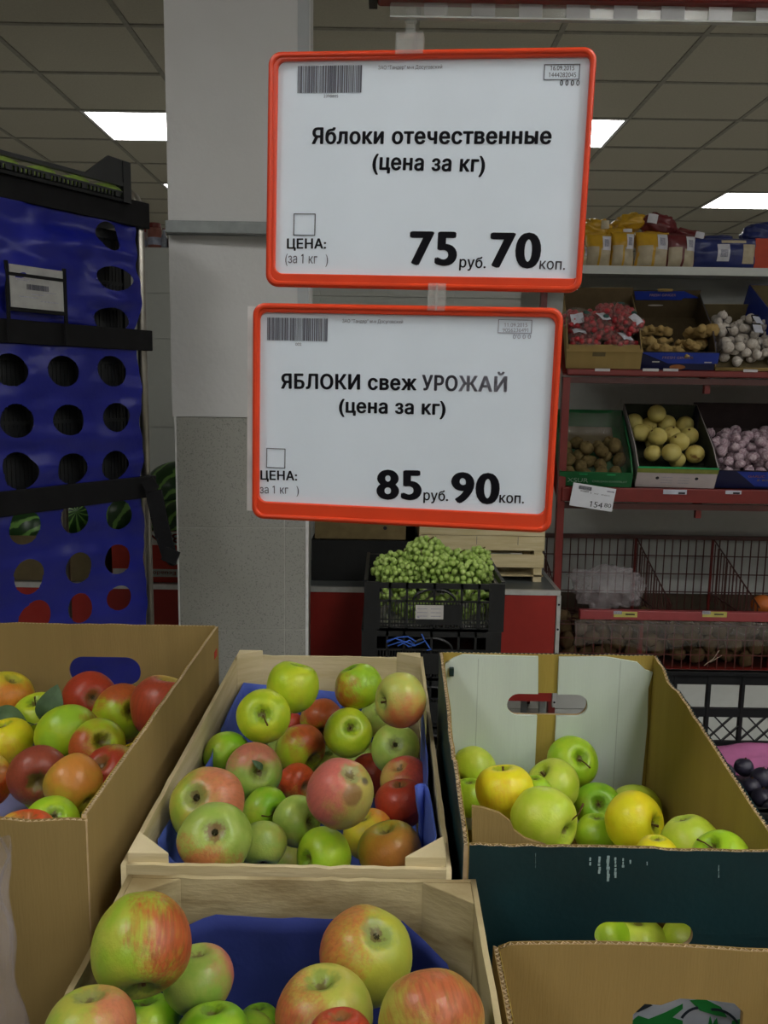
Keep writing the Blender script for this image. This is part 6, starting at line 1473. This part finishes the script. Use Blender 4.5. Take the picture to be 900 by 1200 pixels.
        for k in range(5):
            r = rnd.uniform(.015, .022) * s; b.ball(p, (r * 1.1, r, r * .9), 14, 9, jit=.3, seed=k + i); 
            if k % 2: b.ball(p + Vector((d.y, -d.x, .3)) * r * 1.3, r * .6, 12, 8, jit=.3, seed=k)
            p = p + d * r * 1.15; d = (d + Vector((rnd.uniform(-.8, .8), rnd.uniform(-.8, .8), rnd.uniform(-.2, .2)))).normalized()
        o = b.build('ginger_root', gm, smooth=True); o.location = Mk @ Vector((x, y, z)); tag(o, lb, 'ginger', 'ginger roots on the upper shelf')
        rm = o.modifiers.new('weld', 'REMESH'); rm.mode = 'VOXEL'; rm.voxel_size = .0022 ; rm.use_smooth_shade = True
    P = tilted('a', 826, 0); bx, f, bk = carton('low brown tray of white garlic on the upper shelf', P, .26, .40, .055, kraft, mat('brown_side', (.13, .10, .05), .8, .2), tilt=TILT, rz=math.radians(-7), hf=.012, hb=.075, name='garlic_tray')
    bpy.context.view_layer.update(); Mk = bx.matrix_world.copy()
    bulbs(Mk, .26, .34, bw, 85, 12, 'white garlic bulb in the low tray on the upper shelf', 'white garlic in the tray', lambda x, y: .09, r=.0185)
    tg = mat('ticket_bluish', (.46, .48, .56), .6, .3)
    for i, (x, y, lb) in enumerate(((.145, .10, 'small white tag with a black tie on the middle of the white garlic'), (.16, .17, 'white tag with a black tie near the back of the white garlic'), (.05, .07, 'black tie sticking out of the front left of the white garlic'))):
        t = thing('garlic_tag', lb, 'tag', Mk @ Vector((x, y, .118)), (TILT + .25, .1, .3 * i), 'tags on the garlic nets')
        if i < 2: MB().box((-.016, -.022, 0), (.016, .020, .0008)).build('card', tg, t)
        MB().bar((-.018, .022, .001), (.014, .027, .002), .003, .003).bar((-.018, .022, .001), (-.020, -.006, -.004), .003, .003).build('tie', blackstrap, t)
    P = at(878, 436, 3.112); o, f, bk = carton('tall blue and grey carton at the right picture edge of the upper shelf', (P.x + .095, 3.112, LIPS['a'][1] + .002), .3, .42, .15, blue, mat('brown_side', (.13, .10, .05), .8, .2), tilt=TILT, name='blue_carton', hf=.12)
    # cartons hanging below the upper shelf (bottoms of boxes seen from the front)
    # ---- top shelf snack bags
    bags = [((681, 306), 10, 24, 'y', 'snack bag mostly hidden by the right edge of the upper price sign'), ((699, 300), 30, 37, 'y', 'yellow and beige snack bag standing just right of the upper price sign'), ((727, 298), 27, 40, 'y', 'yellow and beige snack bag standing second from the upper price sign'), ((762, 298), 38, 40, 'y', 'wide yellow and beige snack bag standing left of the dark red one'),
            ((795, 300), 34, 38, 'r', 'dark red and beige snack bag standing between the yellow and blue ones'), ((845, 301), 76, 34, 'b', 'blue snack bags laid side by side with a white label')]
    cols = {'y': mat('bag_yellow', (.52, .30, .02), .32, .5, bump=.4, bscale=22), 'r': mat('bag_dark_red', (.13, .018, .022), .32, .5, bump=.4, bscale=22), 'b': mat('bag_blue', (.015, .025, .13), .32, .5, bump=.4, bscale=22)}
    beige = mat('bag_beige', (.42, .36, .25), .4, .4, bump=.3, bscale=22); wl = mat('bag_white_label', (.55, .55, .60), .5, .3)
    ZT = 1.8765
    def pillow(W, H, D, seed, flat=1.0):
        def fn(u, v):
            a = u * 2 * PI; prof = (math.sin(PI * min(max(v, .0), 1)) ** .45) if 0 < v < 1 else 0
            n = noise.noise(Vector((math.cos(a) * 1.5, math.sin(a) * 1.5 + seed, v * 4)))
            sx = math.copysign(abs(math.cos(a)) ** .75, math.cos(a)); sy = math.copysign(abs(math.sin(a)) ** .8, math.sin(a))
            w = W / 2 * (1 - .08 * math.sin(PI * v)) * (1 + .04 * n)
            return (w * sx, (D / 2 * prof + .001) * sy * (1 + .25 * n), H * v)
        return fn
    for i, (c, w, h, col, lb) in enumerate(bags):
        P = at(c[0], 320, 3.47); k = 3.47 / 990; W = w * k; H = h * k; D = .07
        t = thing('snack_bag', lb, 'bag', (P.x, 3.47, ZT), (random.uniform(-.04, .04), 0, random.uniform(-.1, .1)), 'snack bags on the rack top')
        MB().grid(pillow(W, H, D, i), 40, 26).build('bag_skin', cols[col], t, smooth=True)
        def strip(x0, x1, v0, v1, off, m, nm, W=W, H=H, D=D, i=i):
            def fs(u, v):
                x = x0 + (x1 - x0) * u; vv = v0 + (v1 - v0) * v; base = pillow(W, H, D, i)
                cs = max(-.999, min(.999, x / (W / 2 * (1 - .08 * math.sin(PI * vv))))); cs = math.copysign(abs(cs) ** (1 / .75), cs); a = -math.acos(cs); p = base(a / (2 * PI) % 1, vv); return (x, p[1] - off, p[2])
            return MB().grid(fs, 10, 12).build(nm, m, t, smooth=True)
        if col in 'yr':
            strip(-W * .44, -W * .04, .06, .60, .0014, beige, 'beige_panel'); strip(W * .04, W * .42, .05, .55, .0014, beige, 'beige_panel'); strip(W * .10, W * .44, .50, .92, .0022, wl, 'label')
            strip(W * .16, W * .34, .60, .82, .003, ink2, 'label_code')
        elif i == 5:
            strip(-W * .12, W * .06, .25, .80, .002, wl, 'label'); strip(-W * .08, W * .03, .38, .62, .003, ink2, 'label_code'); strip(W * .26, W * .44, .18, .80, .002, beige, 'label'); strip(-W * .06, W * .3, .84, .93, .002, beige, 'seal_strip')
    tops = [((697, 270), 34, 24, 'y', 'crumpled yellow snack bag lying on top at the left, behind the upper sign'), ((737, 262), 36, 20, 'y', 'yellow snack bag lying highest on the pile'), ((722, 279), 38, 22, 'y', 'yellow snack bag lying across the two standing yellow ones'), ((770, 265), 42, 26, 'r', 'dark red snack bag with a white corner lying on the pile'),
            ((805, 279), 38, 18, 'r', 'dark red snack bag lying just right of the white-cornered one'), ((838, 285), 50, 16, 'b', 'dark blue snack bag lying behind the blue ones'), ((892, 276), 44, 26, 'b', 'blue snack bag lying at the right picture edge'), ((755, 281), 40, 16, 'y', 'flattened yellow snack bag under the dark red one')]
    for i, (c, w, h, col, lb) in enumerate(tops):
        Y = 3.52 + .02 * (i % 2); P = at(c[0], c[1], Y); k = Y / 990; W = w * k; H = h * k
        t = thing('snack_bag', lb, 'bag', P, (0, random.uniform(-.25, .25), 0), 'snack bags on the rack top')
        def fn(u, v, W=W, H=H, i=i):
            a = u * 2 * PI; q = Vector((math.cos(a) * math.sin(PI * v), math.sin(a) * math.sin(PI * v), math.cos(PI * v))); kk = 1 + .28 * noise.noise(q * 2.2 + Vector((i * 4, 1, 0))) + .10 * noise.noise(q * 6 + Vector((i * 4, 1, 0)))
            return (math.copysign(abs(q.x) ** .8, q.x) * W / 2 * kk, q.y * .05 * kk, q.z * H / 2 * kk)
        MB().grid(fn, 40, 24).build('bag_skin', cols[col], t, smooth=True)
        if i in (3, 0, 4, 2): 
            b_ = MB().grid(lambda u, v: (-W * (.38 if i == 3 else -.1) + W * .26 * u, -.052 - .006 * math.sin(u * 3), H * (-.05 + .38 * v)), 5, 5).build('label', wl if i != 0 else beige, t, smooth=True)
    MB()
    P = at(883, 318, 3.45); t = MB().box((0, 0, 0), (.2, .02, .12)).build('red_card', mat('orange_red_card', (.42, .05, .02), .6, .3)); t.location = (P.x, 3.45, ZT); tag(t, 'plain orange-red card standing at the right picture edge on the rack top', 'card')
    # ---- bags in the wire bin and potatoes in the lower bin
    c = at(712, 688, 3.28)
    def fn(u, v):
        a = u * 2 * PI; q = Vector((math.cos(a) * math.sin(PI * v), math.sin(a) * math.sin(PI * v), math.cos(PI * v))); kk = 1 + .35 * noise.noise(q * 1.8 + Vector((3, 1, 0))) + .22 * noise.noise(q * 5) + .08 * noise.noise(q * 12)
        return (q.x * .135 * kk, q.y * .09 * kk, q.z * .085 * kk)
    o = MB().grid(fn, 90, 60).build('plastic_bag', milky, smooth=True); o.location = (c.x, c.y, .60 + .02); tag(o, 'crumpled clear plastic bag left in the upper wire bin', 'bag')
    og = MB().ball((0, 0, 0), (.042, .042, .04), 20, 14, jit=.05).build('orange', mat('orange_peel', (.5, .13, .02), .5, .4, bump=.2, bscale=150), smooth=True); og.location = (at(893, 708, 3.3).x, 3.3, .555); tag(og, 'orange fruit behind the wires at the right picture edge of the upper wire bin', 'orange')
    pm = mat('potato_skin', (.07, .045, .02), .85, .2, scale=20, col2=(.13, .085, .04), thr=(.3, .7), bump=.2, bscale=60)
    rnd = random.Random(2); cs = []
    for tr in range(4000):
        p = Vector((rnd.uniform(.70, 1.75), rnd.uniform(3.17, 3.34), rnd.uniform(.37, .50)))
        if all((p - q).length > .055 for q in cs): cs.append(p)
        if len(cs) > 120: break
    pmesh = [MB().ball((0, 0, 0), (.036, .028, .026), 14, 9, jit=.25, seed=k).mesh('potato', True) for k in range(4)]
    for me in pmesh: me.materials.append(pm)
    for p in cs:
        o = bpy.data.objects.new('potato', rnd.choice(pmesh)); link(o); o.location = p; o.rotation_euler = (rnd.uniform(0, 3), rnd.uniform(0, 3), rnd.uniform(0, 3)); tag(o, 'brown potato behind the red wires of the lowest bin', 'potato', 'potatoes in the lowest bin')
    def ff(u, v):
        x = .72 + 1.2 * u; return (x, 3.070 - .02 * math.sin(PI * v) - .006 * noise.noise(Vector((u * 20, v * 5, 1))), .545 - (.10 + .025 * noise.noise(Vector((u * 6, 3, 3)))) * v + .003 * noise.noise(Vector((u * 30, v * 3, 7))))
    o = MB().grid(ff, 90, 10).build('film_sheet', clear2, smooth=True); tag(o, 'clear film stretched over the front of the lowest bin', 'film')
    bb = MB().tube([at(x, y, 3.06) for x, y in ((825, 780), (836, 772), (843, 762))], .0015, 5).tube([at(x, y, 3.06) for x, y in ((832, 776), (846, 768))], .0012, 5)
    tag(bb.build('twig', mat('pale_twig', (.4, .32, .25), .7, .2)), 'thin pale twig caught on the wires of the lowest bin', 'twig')

# ------------------------------------------------------------------ build everything
setting(); pillar(); signs(); crates(); card_boxes(); all_apples(); film_bag()
cart(); counter(); melons(); grapes(); plum_crate(); top_goods(); rack(); goods()
bpy.context.view_layer.update()
